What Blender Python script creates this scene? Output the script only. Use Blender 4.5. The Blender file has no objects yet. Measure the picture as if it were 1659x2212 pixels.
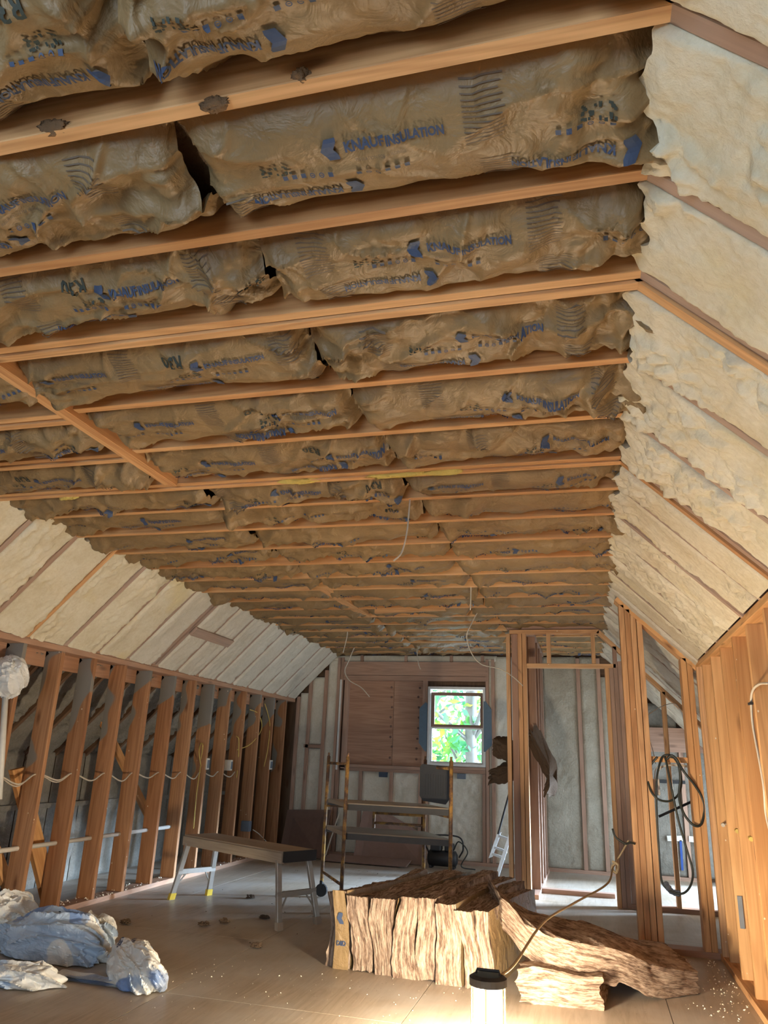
import bpy, bmesh, math, random
import numpy as np
from mathutils import Vector, Matrix
random.seed(7)
rng = np.random.default_rng(7)
C = bpy.context.scene.collection
sc = bpy.context.scene

# ------------------------------------------------------------------ camera
CAMH = 1.155
YAW, PITCH, ROLL, FPX = 0.26987, 0.31932, 0.039326, 1610.5
_f = np.array([-math.sin(YAW)*math.cos(PITCH), math.cos(YAW)*math.cos(PITCH), math.sin(PITCH)])
_r0 = np.array([math.cos(YAW), math.sin(YAW), 0.0]); _u0 = np.cross(_r0, _f)
_r = math.cos(ROLL)*_r0 + math.sin(ROLL)*_u0
_u = -math.sin(ROLL)*_r0 + math.cos(ROLL)*_u0
cd = bpy.data.cameras.new('camera'); cam = bpy.data.objects.new('camera', cd); C.objects.link(cam)
cam.matrix_world = Matrix(((_r[0], _u[0], -_f[0], 0), (_r[1], _u[1], -_f[1], 0), (_r[2], _u[2], -_f[2], CAMH), (0, 0, 0, 1)))
cd.sensor_fit = 'VERTICAL'; cd.sensor_height = 36.0; cd.lens = FPX/2212*36.0
cd.clip_start = 0.02; cd.clip_end = 200
sc.camera = cam

def ray(px, py):
    return (px-829.5)/FPX*_r - (py-1106)/FPX*_u + _f
def atY(px, py, Y):            # the point of the vertical plane y = Y seen at a pixel
    d = ray(px, py); t = Y/d[1]; return Vector((d[0]*t, Y, CAMH+d[2]*t))
def atZ(px, py, Z=0.0):
    d = ray(px, py); t = (Z-CAMH)/d[2]; return Vector((d[0]*t, d[1]*t, Z))
def atX(px, py, X):
    d = ray(px, py); t = X/d[0]; return Vector((X, d[1]*t, CAMH+d[2]*t))

# ------------------------------------------------------------------ world, light, exposure
w = bpy.data.worlds.new('world'); sc.world = w; w.use_nodes = True
bg = w.node_tree.nodes['Background']
bg.inputs[0].default_value = (0.70, 0.86, 1.0, 1); bg.inputs[1].default_value = 3.6
sc.view_settings.view_transform = 'Standard'; sc.view_settings.look = 'None'
sc.view_settings.gamma = 1.0; sc.view_settings.use_curve_mapping = False
sc.view_settings.exposure = 1.05
sc.cycles.max_bounces = 10; sc.cycles.diffuse_bounces = 7; sc.cycles.glossy_bounces = 3
sc.cycles.transmission_bounces = 6; sc.cycles.sample_clamp_indirect = 6.0
sc.cycles.caustics_reflective = False; sc.cycles.caustics_refractive = False
LAMP_STRENGTH = 360.0
LAMP_COL = (1.0, 0.83, 0.60)
SUN_DIR = Vector((-1.0, -0.36, -0.25))      # low daylight coming in through the opening of the side room
sl = bpy.data.lights.new('sun', 'SUN'); sl.energy = 21.0; sl.angle = math.radians(18); sl.color = (0.55, 0.75, 1.0)
so = bpy.data.objects.new('sun', sl); C.objects.link(so); so.rotation_euler = SUN_DIR.to_track_quat('-Z', 'Y').to_euler()
def portal(name, loc, rot, sx, sy):
    ld = bpy.data.lights.new(name, 'AREA'); ld.shape = 'RECTANGLE'; ld.size = sx; ld.size_y = sy
    o = bpy.data.objects.new(name, ld); C.objects.link(o); o.location = loc; o.rotation_euler = rot
    ld.cycles.is_portal = True
    return o
portal('portal_end', (-1.61, 9.80, 1.57), (-math.pi/2, 0, 0), 0.74, 1.0)
portal('portal_side', (1.58, 8.6, 0.7), (0, math.pi/2, 0), 1.35, 1.7)
portal('portal_near', (-1.5, -2.35, 1.3), (math.pi/2, 0, 0), 2.8, 1.7)

# ------------------------------------------------------------------ numpy noise
def _h(ix, iy, seed):
    n = (ix.astype(np.int64)*374761393 + iy.astype(np.int64)*668265263 + int(seed)*1442695041) & 0xffffffff
    n = ((n ^ (n >> 13))*1274126177) & 0xffffffff
    n = ((n ^ (n >> 16))*2246822519) & 0xffffffff
    return ((n ^ (n >> 15)) & 0xffffff)/float(0xffffff)
def vn(x, y, seed=0):
    x = np.asarray(x, float); y = np.asarray(y, float)
    ix = np.floor(x); iy = np.floor(y); fx = x-ix; fy = y-iy
    sx = fx*fx*(3-2*fx); sy = fy*fy*(3-2*fy); ix = ix.astype(np.int64); iy = iy.astype(np.int64)
    a = _h(ix, iy, seed); b = _h(ix+1, iy, seed); c = _h(ix, iy+1, seed); d = _h(ix+1, iy+1, seed)
    return (a*(1-sx)+b*sx)*(1-sy)+(c*(1-sx)+d*sx)*sy
def fbm(x, y, seed=0, o=4):
    s = 0; a = 0.5
    for k in range(o):
        s = s+a*vn(x*2**k+k*7.3, y*2**k+k*3.1, seed+k*11); a *= 0.5
    return s/(1-0.5**o)
def ridge(x, y, seed=0, o=3):
    s = 0; a = 1.0; t = 0
    for k in range(o):
        s = s+a*(1-np.abs(2*vn(x*2**k+k*5.1, y*2**k+k*9.2, seed+k*17)-1)); t += a; a *= 0.5
    return s/t
def worley(x, y, seed=0):
    x = np.asarray(x, float); y = np.asarray(y, float)
    ix = np.floor(x).astype(np.int64); iy = np.floor(y).astype(np.int64)
    f1 = np.full(np.broadcast(x, y).shape, 9.0); f2 = f1.copy()
    for dx in (-1, 0, 1):
        for dy in (-1, 0, 1):
            cx = ix+dx; cy = iy+dy
            d = np.hypot(cx+_h(cx, cy, seed)-x, cy+_h(cx, cy, seed+99)-y)
            f2 = np.where(d < f1, f1, np.minimum(f2, d)); f1 = np.minimum(f1, d)
    return f1, f2
def sstep(a, b, x):
    t = np.clip((x-a)/(b-a), 0, 1); return t*t*(3-2*t)

# ------------------------------------------------------------------ mesh helpers
class MB:
    def __init__(s): s.v = []; s.f = []; s.uv = []; s.rest = None
    def add(s, vs, fs, uvs=None):
        b = len(s.v); s.v += [tuple(map(float, p)) for p in vs]
        s.f += [tuple(i+b for i in f) for f in fs]
        s.uv += uvs if uvs else [[(0, 0)]*len(f) for f in fs]
        return s
def hexa(mb, P, L, W=0.1, T=0.04):
    # P: 8 corners, 0-3 start ring, 4-7 end ring; uv runs along the length
    fs = [(0, 3, 2, 1), (4, 5, 6, 7), (0, 1, 5, 4), (1, 2, 6, 5), (2, 3, 7, 6), (3, 0, 4, 7)]
    uo = random.random()*0.0
    uv = [[(0, 0), (0, T), (W, T), (W, 0)], [(0, 0), (W, 0), (W, T), (0, T)],
          [(0, 0), (0, W), (L, W), (L, 0)], [(0, W), (0, W+T), (L, W+T), (L, W)],
          [(0, .3), (0, .3+W), (L, .3+W), (L, .3)], [(0, .5), (0, .5+T), (L, .5+T), (L, .5)]]
    mb.add(P, fs, uv); return mb
def beam(mb, p0, p1, wv, tv):
    """bar from p0 to p1 (centre line); wv, tv = half vectors of its section"""
    p0 = Vector(p0); p1 = Vector(p1); wv = Vector(wv); tv = Vector(tv)
    if (p1-p0).dot(wv.cross(tv)) < 0: tv = -tv
    ring = [-wv-tv, wv-tv, wv+tv, -wv+tv]
    P = [p0+r for r in ring]+[p1+r for r in ring]
    return hexa(mb, P, (p1-p0).length, wv.length*2, tv.length*2)
def box(mb, x0, x1, y0, y1, z0, z1):
    d = [x1-x0, y1-y0, z1-z0]; k = d.index(max(d))
    c = Vector(((x0+x1)/2, (y0+y1)/2, (z0+z1)/2)); e = [Vector((d[0]/2, 0, 0)), Vector((0, d[1]/2, 0)), Vector((0, 0, d[2]/2))]
    a, b = [i for i in range(3) if i != k]
    if d[a] < d[b]: a, b = b, a
    return beam(mb, c-e[k], c+e[k], e[a], e[b])
def tube(mb, pts, r, n=8, closed=False):
    pts = [Vector(p) for p in pts]; m = len(pts); rs = r if isinstance(r, (list, tuple)) else [r]*m
    vs = []; prev = None
    for i, p in enumerate(pts):
        a = pts[(i-1) % m] if (closed or i > 0) else p; b = pts[(i+1) % m] if (closed or i < m-1) else p
        t = (b-a).normalized()
        if prev is None:
            q = Vector((0, 0, 1)) if abs(t.z) < 0.9 else Vector((1, 0, 0)); x = t.cross(q).normalized()
        else:
            x = (prev-t*prev.dot(t)).normalized()
        prev = x; y = t.cross(x)
        for k in range(n):
            an = 2*math.pi*k/n; vs.append(p+(x*math.cos(an)+y*math.sin(an))*rs[i])
    fs = []
    for i in range(m if closed else m-1):
        for k in range(n):
            j = (i+1) % m
            fs.append((i*n+k, i*n+(k+1) % n, j*n+(k+1) % n, j*n+k))
    if not closed:
        fs.append(tuple(range(n-1, -1, -1))); fs.append(tuple((m-1)*n+k for k in range(n)))
    mb.add(vs, fs); return mb
def smooth_path(pts, k=8):
    pts = [Vector(p) for p in pts]; out = []
    P = [pts[0]*2-pts[1]]+pts+[pts[-1]*2-pts[-2]]
    for i in range(1, len(P)-2):
        for j in range(k):
            t = j/k; a, b, c, d = P[i-1], P[i], P[i+1], P[i+2]
            out.append(0.5*((2*b)+(c-a)*t+(2*a-5*b+4*c-d)*t*t+(3*b-3*c+d-a)*t**3))
    out.append(pts[-1]); return out
def grid(mb, X, Y, Z, U=None, V=None):
    nu, nv = X.shape; b = len(mb.v)
    mb.v += list(zip(X.ravel().tolist(), Y.ravel().tolist(), Z.ravel().tolist()))
    if U is None: U, V = X, Y
    U = U.tolist(); V = V.tolist()
    for i in range(nu-1):
        for j in range(nv-1):
            mb.f.append((b+i*nv+j, b+(i+1)*nv+j, b+(i+1)*nv+j+1, b+i*nv+j+1))
            mb.uv.append([(U[i][j], V[i][j]), (U[i+1][j], V[i+1][j]), (U[i+1][j+1], V[i+1][j+1]), (U[i][j+1], V[i][j+1])])
    return mb
def obj(name, mb, mat, parent=None, smooth=False, label=None, kind=None, bevel=0):
    me = bpy.data.meshes.new(name)
    off = Vector(parent.get('_o', (0, 0, 0))) if parent else Vector((0, 0, 0))
    vs = [(a-off.x, b-off.y, c-off.z) for a, b, c in mb.v] if off.length else mb.v
    me.from_pydata(vs, [], mb.f)
    if mb.uv:
        uvl = me.uv_layers.new(name='UVMap')
        flat = np.array([q for fu in mb.uv for p in fu for q in p], dtype=np.float32)
        if len(flat) == 2*len(me.loops): uvl.data.foreach_set('uv', flat)
    if mb.rest is not None:
        at = me.attributes.new('rest', 'FLOAT_VECTOR', 'POINT')
        at.data.foreach_set('vector', np.array(mb.rest, dtype=np.float32).ravel())
    if smooth: me.polygons.foreach_set('use_smooth', [True]*len(me.polygons))
    me.materials.append(mat)
    o = bpy.data.objects.new(name, me); C.objects.link(o)
    if parent: o.parent = parent
    if label: o['label'] = label
    if kind: o['kind'] = kind
    if bevel:
        m = o.modifiers.new('bevel', 'BEVEL'); m.width = bevel; m.segments = 1; m.limit_method = 'ANGLE'
    return o
def thing(name, label, cat, loc, group=None):
    o = bpy.data.objects.new(name, None); C.objects.link(o); o.location = loc; o['_o'] = tuple(loc)
    o['label'] = label; o['category'] = cat; o.empty_display_size = 0.05
    if group: o['group'] = group
    return o
def tag(o, label, cat, group=None):
    o['label'] = label; o['category'] = cat
    if group: o['group'] = group
    return o

# ------------------------------------------------------------------ materials
def newmat(name):
    m = bpy.data.materials.new(name); m.use_nodes = True; nt = m.node_tree
    return m, nt, nt.nodes['Principled BSDF'], nt.nodes, nt.links
def N(nt, t, **k):
    n = nt.nodes.new(t)
    for a, b in k.items(): setattr(n, a, b)
    return n
def mixc(nt, fac, a, b, blend='MIX'):
    n = N(nt, 'ShaderNodeMix', data_type='RGBA', blend_type=blend)
    for i, v in ((0, fac), (6, a), (7, b)):
        if hasattr(v, 'links'): nt.links.new(v, n.inputs[i])
        elif isinstance(v, (int, float)): n.inputs[i].default_value = v
        else: n.inputs[i].default_value = (*v, 1)
    return n.outputs[2]
def ramp(nt, fac, stops):
    n = N(nt, 'ShaderNodeValToRGB'); nt.links.new(fac, n.inputs[0])
    while len(n.color_ramp.elements) < len(stops): n.color_ramp.elements.new(0.5)
    for e, (p, c) in zip(n.color_ramp.elements, stops):
        e.position = p; e.color = (*c, 1) if hasattr(c, '__len__') else (c, c, c, 1)
    return n.outputs[0]
def math_(nt, op, a, b=None, c=None):
    n = N(nt, 'ShaderNodeMath', operation=op)
    for i, v in enumerate((a, b, c)):
        if v is None: continue
        if hasattr(v, 'links'): nt.links.new(v, n.inputs[i])
        else: n.inputs[i].default_value = v
    return n.outputs[0]
def noise(nt, vec, scale, detail=3, rough=0.5, dist=0):
    n = N(nt, 'ShaderNodeTexNoise'); n.inputs['Scale'].default_value = scale; n.inputs['Detail'].default_value = detail
    n.inputs['Roughness'].default_value = rough; n.inputs['Distortion'].default_value = dist
    if vec is not None: nt.links.new(vec, n.inputs['Vector'])
    return n.outputs['Fac']
def mapping(nt, vec, scale=(1, 1, 1), loc=None):
    n = N(nt, 'ShaderNodeMapping'); nt.links.new(vec, n.inputs[0]); n.inputs['Scale'].default_value = scale
    if loc is not None: nt.links.new(loc, n.inputs['Location'])
    return n.outputs[0]
def bump(nt, bsdf, h, s=0.3, d=0.01):
    n = N(nt, 'ShaderNodeBump'); n.inputs['Strength'].default_value = s; n.inputs['Distance'].default_value = d
    nt.links.new(h, n.inputs['Height']); nt.links.new(n.outputs[0], bsdf.inputs['Normal'])

def wood(name, dark, light, specks=0.0, overspray=None, dust=None, knots=True):
    m, nt, b, nd, lk = newmat(name)
    tc = N(nt, 'ShaderNodeTexCoord'); oi = N(nt, 'ShaderNodeObjectInfo')
    rnd = oi.outputs['Random']
    off = N(nt, 'ShaderNodeCombineXYZ'); lk.new(math_(nt, 'MULTIPLY', rnd, 37.0), off.inputs[0]); lk.new(math_(nt, 'MULTIPLY', rnd, 11.0), off.inputs[1])
    mp = N(nt, 'ShaderNodeVectorMath', operation='ADD'); lk.new(tc.outputs['UV'], mp.inputs[0]); lk.new(off.outputs[0], mp.inputs[1])
    uv = mp.outputs[0]
    g1 = noise(nt, mapping(nt, uv, (1.2, 26, 1)), 1.0, 3, 0.6, 0.6)
    g2 = noise(nt, mapping(nt, uv, (4, 160, 1)), 1.0, 2, 0.5)
    wv = math_(nt, 'SINE', math_(nt, 'MULTIPLY', noise(nt, mapping(nt, uv, (0.7, 9, 1)), 1.0, 1, 0.4), 60.0))
    g = math_(nt, 'ADD', math_(nt, 'MULTIPLY', g1, 0.62), math_(nt, 'ADD', math_(nt, 'MULTIPLY', g2, 0.25), math_(nt, 'MULTIPLY', wv, 0.07)))
    col = ramp(nt, g, [(0.12, dark), (0.55, light)])
    # board to board variation
    hv = ramp(nt, rnd, [(0, (0.74, 0.66, 0.60)), (0.35, (1, 1, 1)), (0.7, (1.08, 1.1, 1.12)), (1, (0.92, 0.82, 0.74))])
    col = mixc(nt, 1.0, col, hv, 'MULTIPLY')
    if knots:
        v = N(nt, 'ShaderNodeTexVoronoi'); lk.new(mapping(nt, uv, (2.2, 7, 1)), v.inputs['Vector']); v.inputs['Scale'].default_value = 1.0
        kf = math_(nt, 'MULTIPLY', ramp(nt, v.outputs['Distance'], [(0.05, 1), (0.16, 0)]), 0.75)
        col = mixc(nt, kf, col, (0.13, 0.05, 0.022))
    if overspray:
        tz = N(nt, 'ShaderNodeSeparateXYZ'); lk.new(tc.outputs['Object'], tz.inputs[0])
        zz = math_(nt, 'ADD', math_(nt, 'ADD', tz.outputs[2], math_(nt, 'MULTIPLY', math_(nt, 'SUBTRACT', -3.80, tz.outputs[0]), 3.6)),
                   math_(nt, 'MULTIPLY', math_(nt, 'SUBTRACT', noise(nt, mapping(nt, tc.outputs['Object'], (2, 2.3, 2.2), off.outputs[0]), 1.2, 1), 0.5), 2.4))
        of = ramp(nt, zz, [(0, 0), (1, 1)])
        n_ = N(nt, 'ShaderNodeMapRange'); lk.new(zz, n_.inputs[0]); n_.inputs[1].default_value = overspray; n_.inputs[2].default_value = overspray+0.05
        col = mixc(nt, n_.outputs[0], col, (0.235, 0.222, 0.20))
    if specks:
        v = N(nt, 'ShaderNodeTexVoronoi'); lk.new(mapping(nt, uv, (16, 22, 1)), v.inputs['Vector']); v.inputs['Scale'].default_value = 1.0
        sp = ramp(nt, v.outputs['Distance'], [(0.07, 1), (0.10, 0)])
        gate = ramp(nt, noise(nt, mapping(nt, uv, (5, 9, 1)), 1.0, 2), [(0.62-specks*0.1, 0), (0.66-specks*0.1, 1)])
        col = mixc(nt, math_(nt, 'MULTIPLY', sp, gate), col, (0.85, 0.78, 0.6))
    if dust:
        col = mixc(nt, math_(nt, 'MULTIPLY', noise(nt, tc.outputs['Object'], 3, 3), dust), col, (0.42, 0.36, 0.32))
    lk.new(col, b.inputs['Base Color']); b.inputs['Roughness'].default_value = 0.62
    b.inputs['Specular IOR Level'].default_value = 0.3
    bump(nt, b, g, 0.15, 0.004)
    return m
M = {}
M['joist'] = wood('joist_lumber', (0.42, 0.20, 0.08), (0.72, 0.44, 0.215))
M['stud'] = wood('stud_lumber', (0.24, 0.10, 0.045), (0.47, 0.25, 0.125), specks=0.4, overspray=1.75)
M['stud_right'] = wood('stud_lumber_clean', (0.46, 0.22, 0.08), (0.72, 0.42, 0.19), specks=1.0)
M['post'] = wood('post_lumber', (0.36, 0.175, 0.075), (0.68, 0.41, 0.21), specks=0.3)
M['old'] = wood('end_wall_lumber', (0.24, 0.12, 0.075), (0.46, 0.27, 0.18), dust=0.5)
M['rafter'] = wood('rafter_lumber', (0.25, 0.135, 0.085), (0.50, 0.32, 0.22), dust=0.9, knots=False)
M['plate'] = wood('plate_lumber', (0.30, 0.13, 0.06), (0.56, 0.31, 0.17), overspray=None, dust=0.6)
M['darkwood'] = wood('deck_boards', (0.09, 0.05, 0.03), (0.2, 0.12, 0.07))
M['bench_wood'] = wood('dusty_plank', (0.26, 0.2, 0.13), (0.42, 0.34, 0.24), dust=0.6, knots=False)

def foam(name, c0, c1, bs=0.5, pits=None):
    m, nt, b, nd, lk = newmat(name)
    tc = N(nt, 'ShaderNodeTexCoord')
    n1 = noise(nt, tc.outputs['Object'], 5, 4, 0.6); n2 = noise(nt, tc.outputs['Object'], 45, 4, 0.65)
    col = ramp(nt, math_(nt, 'ADD', math_(nt, 'MULTIPLY', n1, 0.6), math_(nt, 'MULTIPLY', n2, 0.4)), [(0.35, c0), (0.62, c1)])
    if pits:
        pf = ramp(nt, noise(nt, tc.outputs['Object'], 2.6, 2), [(0.60, 0), (0.72, 0.65)])
        col = mixc(nt, pf, col, pits)
    lk.new(col, b.inputs['Base Color']); b.inputs['Roughness'].default_value = 0.75
    b.inputs['Specular IOR Level'].default_value = 0.25
    bump(nt, b, n2, bs, 0.012)
    return m
M['foam'] = foam('cream_spray_foam', (0.66, 0.59, 0.42), (0.80, 0.755, 0.61), 0.5, (0.74, 0.64, 0.36))
M['foam_white'] = foam('pale_spray_foam', (0.60, 0.57, 0.47), (0.74, 0.71, 0.62), 0.4)
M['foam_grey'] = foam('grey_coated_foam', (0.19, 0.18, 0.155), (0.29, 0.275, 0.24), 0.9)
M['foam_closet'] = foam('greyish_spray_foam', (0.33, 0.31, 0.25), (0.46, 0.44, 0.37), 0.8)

def kraft(name, base, dk, wrinkle=0.35):
    m, nt, b, nd, lk = newmat(name)
    tc = N(nt, 'ShaderNodeTexCoord'); oi = N(nt, 'ShaderNodeObjectInfo')
    o = tc.outputs['Object']
    n1 = noise(nt, o, 4, 3); n2 = noise(nt, mapping(nt, o, (30, 120, 60)), 1.0, 3)
    col = ramp(nt, math_(nt, 'ADD', math_(nt, 'MULTIPLY', n1, 0.75), math_(nt, 'MULTIPLY', n2, 0.25)), [(0.3, dk), (0.65, base)])
    lk.new(col, b.inputs['Base Color']); b.inputs['Roughness'].default_value = 0.5
    b.inputs['Specular IOR Level'].default_value = 0.5
    h = math_(nt, 'ADD', ramp(nt, noise(nt, o, 14, 4, 0.55, 0.6), [(0.3, 0), (0.7, 1)]), math_(nt, 'MULTIPLY', noise(nt, o, 55, 3, 0.6), 0.3))
    bump(nt, b, h, wrinkle, 0.012)
    return m
M['kraft'] = kraft('kraft_paper', (0.30, 0.205, 0.100), (0.215, 0.143, 0.068), 0.5)
def plain(name, col, rough=0.6, metal=0, bumpy=0, emis=None, es=0, trans=0):
    m, nt, b, nd, lk = newmat(name)
    tc = N(nt, 'ShaderNodeTexCoord')
    n = noise(nt, tc.outputs['Object'], 22, 3)
    c = mixc(nt, n, tuple(x*0.82 for x in col), tuple(min(1, x*1.12) for x in col)); lk.new(c, b.inputs['Base Color'])
    b.inputs['Roughness'].default_value = rough; b.inputs['Metallic'].default_value = metal
    if bumpy: bump(nt, b, noise(nt, tc.outputs['Object'], 60, 4, 0.7), bumpy, 0.01)
    if emis: b.inputs['Emission Color'].default_value = (*emis, 1); b.inputs['Emission Strength'].default_value = es
    return m
M['ink'] = plain('blue_print', (0.045, 0.075, 0.155), 0.6)
M['ink2'] = plain('pale_grey_print', (0.15, 0.115, 0.085), 0.7)
M['ink3'] = plain('green_black_print', (0.04, 0.05, 0.04), 0.7)
M['fibre_dark'] = plain('brown_fibre', (0.10, 0.062, 0.036), 0.9, bumpy=1.0)
M['fibre_brown'] = plain('brown_batt_core', (0.22, 0.14, 0.08), 0.9, bumpy=1.0)
M['fibre_yellow'] = plain('yellow_fibre', (0.75, 0.58, 0.16), 0.9, bumpy=0.8)
M['white_plastic'] = plain('white_plastic', (0.72, 0.70, 0.64), 0.4)
M['wire_white'] = plain('white_cable', (0.62, 0.57, 0.48), 0.5)
M['wire_yellow'] = plain('yellow_cable', (0.62, 0.46, 0.12), 0.5)
M['black'] = plain('black_rubber', (0.018, 0.018, 0.02), 0.55)
M['hose'] = plain('dark_hose', (0.028, 0.034, 0.03), 0.45)
M['grey_box'] = plain('grey_plastic_box', (0.14, 0.17, 0.22), 0.5)
M['navy_box'] = plain('navy_box', (0.03, 0.05, 0.09), 0.5)
M['alu'] = plain('dusty_aluminium', (0.42, 0.40, 0.36), 0.45, 0.5)
M['alu_bright'] = plain('bright_aluminium', (0.75, 0.78, 0.8), 0.35, 0.4)
M['yellow'] = plain('yellow_plastic', (0.68, 0.50, 0.06), 0.5)
M['steel'] = plain('galvanised_steel', (0.38, 0.42, 0.46), 0.4, 0.6)
M['dark_metal'] = plain('dusty_dark_metal', (0.085, 0.08, 0.075), 0.6)
M['red'] = plain('red_plastic', (0.45, 0.03, 0.03), 0.5)
M['blue'] = plain('blue_plastic', (0.02, 0.08, 0.35), 0.5)
M['flash'] = plain('blue_flashing', (0.10, 0.16, 0.22), 0.5)
M['frame_tan'] = plain('brown_sash_frame', (0.22, 0.12, 0.08), 0.5)
M['white_frame'] = plain('white_vinyl', (0.7, 0.7, 0.68), 0.4)
M['tar'] = plain('tarry_edge', (0.02, 0.02, 0.022), 0.7)
M['crumb'] = plain('foam_crumb', (0.85, 0.8, 0.66), 0.8)
M['bark'] = plain('bark', (0.17, 0.15, 0.14), 0.9)
M['rope'] = plain('tan_cord', (0.42, 0.33, 0.2), 0.8)
# scaffold: worn yellow/rust
m, nt, b, nd, lk = newmat('worn_yellow_paint'); tc = N(nt, 'ShaderNodeTexCoord')
c = ramp(nt, noise(nt, tc.outputs['Object'], 9, 4, 0.7), [(0.40, (0.10, 0.06, 0.045)), (0.5, (0.24, 0.13, 0.06)), (0.60, (0.50, 0.28, 0.07))])
lk.new(c, b.inputs['Base Color']); b.inputs['Roughness'].default_value = 0.6; M['scaf'] = m
# plywood sub-floor with dust
m, nt, b, nd, lk = newmat('dusty_plywood'); tc = N(nt, 'ShaderNodeTexCoord'); o = tc.outputs['Object']
g = noise(nt, mapping(nt, o, (26, 2.2, 1)), 1.0, 4, 0.6, 1.2); g2 = noise(nt, o, 1.3, 4, 0.6)
c = ramp(nt, g, [(0.3, (0.315, 0.25, 0.18)), (0.6, (0.42, 0.345, 0.265))])
c = mixc(nt, ramp(nt, g2, [(0.42, 0), (0.62, 0.75)]), c, (0.50, 0.465, 0.42))
v = N(nt, 'ShaderNodeTexVoronoi'); lk.new(o, v.inputs['Vector']); v.inputs['Scale'].default_value = 26
sp = math_(nt, 'MULTIPLY', ramp(nt, v.outputs['Distance'], [(0.06, 1), (0.1, 0)]), ramp(nt, noise(nt, o, 3, 2), [(0.52, 0), (0.6, 1)]))
c = mixc(nt, sp, c, (0.17, 0.12, 0.08))
lk.new(c, b.inputs['Base Color']); b.inputs['Roughness'].default_value = 0.42
bump(nt, b, g, 0.25, 0.004); M['floor'] = m
# window plywood
M['ply'] = wood('sheathing_plywood', (0.30, 0.16, 0.105), (0.50, 0.31, 0.215), knots=False)
# drywall / panel brown
M['brown_panel'] = plain('brown_hardboard', (0.17, 0.105, 0.085), 0.7)
M['brown_panel2'] = plain('pale_brown_hardboard', (0.30, 0.20, 0.17), 0.7)
# fibreglass batt, layered
def layered(name, axis):
    m, nt, b, nd, lk = newmat(name)
    at = N(nt, 'ShaderNodeAttribute', attribute_name='rest'); v = at.outputs['Vector']
    s = [9, 9, 9]; s[axis] = 85
    wv = noise(nt, v, 9, 2)
    cmb = N(nt, 'ShaderNodeVectorMath', operation='ADD'); lk.new(mapping(nt, v, tuple(s)), cmb.inputs[0])
    ws = N(nt, 'ShaderNodeVectorMath', operation='SCALE'); nz = N(nt, 'ShaderNodeTexNoise'); nz.inputs['Scale'].default_value = 9; lk.new(v, nz.inputs['Vector'])
    lk.new(nz.outputs['Color'], ws.inputs[0]); ws.inputs['Scale'].default_value = 1.5; lk.new(ws.outputs[0], cmb.inputs[1])
    n1 = noise(nt, cmb.outputs[0], 1.0, 4, 0.6)
    fine = [40, 40, 40]; fine[axis] = 260
    n2 = noise(nt, mapping(nt, v, tuple(fine)), 1.0, 3, 0.6)
    f = math_(nt, 'ADD', math_(nt, 'MULTIPLY', n1, 0.7), math_(nt, 'MULTIPLY', n2, 0.3))
    c = ramp(nt, f, [(0.34, (0.085, 0.055, 0.04)), (0.45, (0.22, 0.15, 0.11)), (0.55, (0.42, 0.32, 0.245)), (0.68, (0.58, 0.47, 0.38))])
    lk.new(c, b.inputs['Base Color']); b.inputs['Roughness'].default_value = 0.9; b.inputs['Specular IOR Level'].default_value = 0.1
    bump(nt, b, f, 1.0, 0.02)
    return m
M['batt_x'] = layered('fibreglass_layers_upright', 0)
M['batt_z'] = layered('fibreglass_layers_flat', 2)
# plastic wrapper
def wrapper(name, thr):
    m, nt, b, nd, lk = newmat(name); tc = N(nt, 'ShaderNodeTexCoord')
    n = noise(nt, tc.outputs['Object'], 3.2, 1, 0.4)
    c = ramp(nt, n, [(thr, (0.74, 0.75, 0.73)), (thr+0.02, (0.45, 0.56, 0.70))])
    c2 = ramp(nt, noise(nt, mapping(nt, tc.outputs['Object'], (1, 1, 1)), 5.0, 0), [(0.66, (1, 1, 1)), (0.68, (0.45, 0.55, 0.78))])
    lk.new(mixc(nt, 1.0, c, c2, 'MULTIPLY'), b.inputs['Base Color']); b.inputs['Roughness'].default_value = 0.28
    bump(nt, b, ramp(nt, noise(nt, tc.outputs['Object'], 12, 3, 0.5, 0.8), [(0.3, 0), (0.7, 1)]), 0.5, 0.02)
    return m
M['wrap_blue'] = wrapper('blue_white_wrapper', 0.50); M['wrap_white'] = wrapper('white_wrapper', 0.62)
# glass
m, nt, b, nd, lk = newmat('window_glass'); b.inputs['Base Color'].default_value = (0.9, 1, 1, 1); b.inputs['Roughness'].default_value = 0.0
b.inputs['Transmission Weight'].default_value = 1.0; b.inputs['IOR'].default_value = 1.02; M['glass'] = m
# leaves
m, nt, b, nd, lk = newmat('leaves'); oi = N(nt, 'ShaderNodeTexCoord')
c = ramp(nt, noise(nt, oi.outputs['Object'], 1.6, 2), [(0.4, (0.05, 0.20, 0.08)), (0.52, (0.12, 0.32, 0.05)), (0.66, (0.50, 0.48, 0.08))])
lk.new(c, b.inputs['Base Color']); b.inputs['Roughness'].default_value = 0.6
tr = N(nt, 'ShaderNodeBsdfTranslucent'); lk.new(c, tr.inputs[0]); mx = N(nt, 'ShaderNodeMixShader'); mx.inputs[0].default_value = 0.55
lk.new(b.outputs[0], mx.inputs[1]); lk.new(tr.outputs[0], mx.inputs[2]); lk.new(mx.outputs[0], nd['Material Output'].inputs['Surface']); M['leaf'] = m
# lamp
m, nt, b, nd, lk = newmat('lamp_diffuser'); b.inputs['Base Color'].default_value = (1, 1, 1, 1)
b.inputs['Emission Color'].default_value = (*LAMP_COL, 1); b.inputs['Emission Strength'].default_value = LAMP_STRENGTH; M['lamp'] = m

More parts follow.
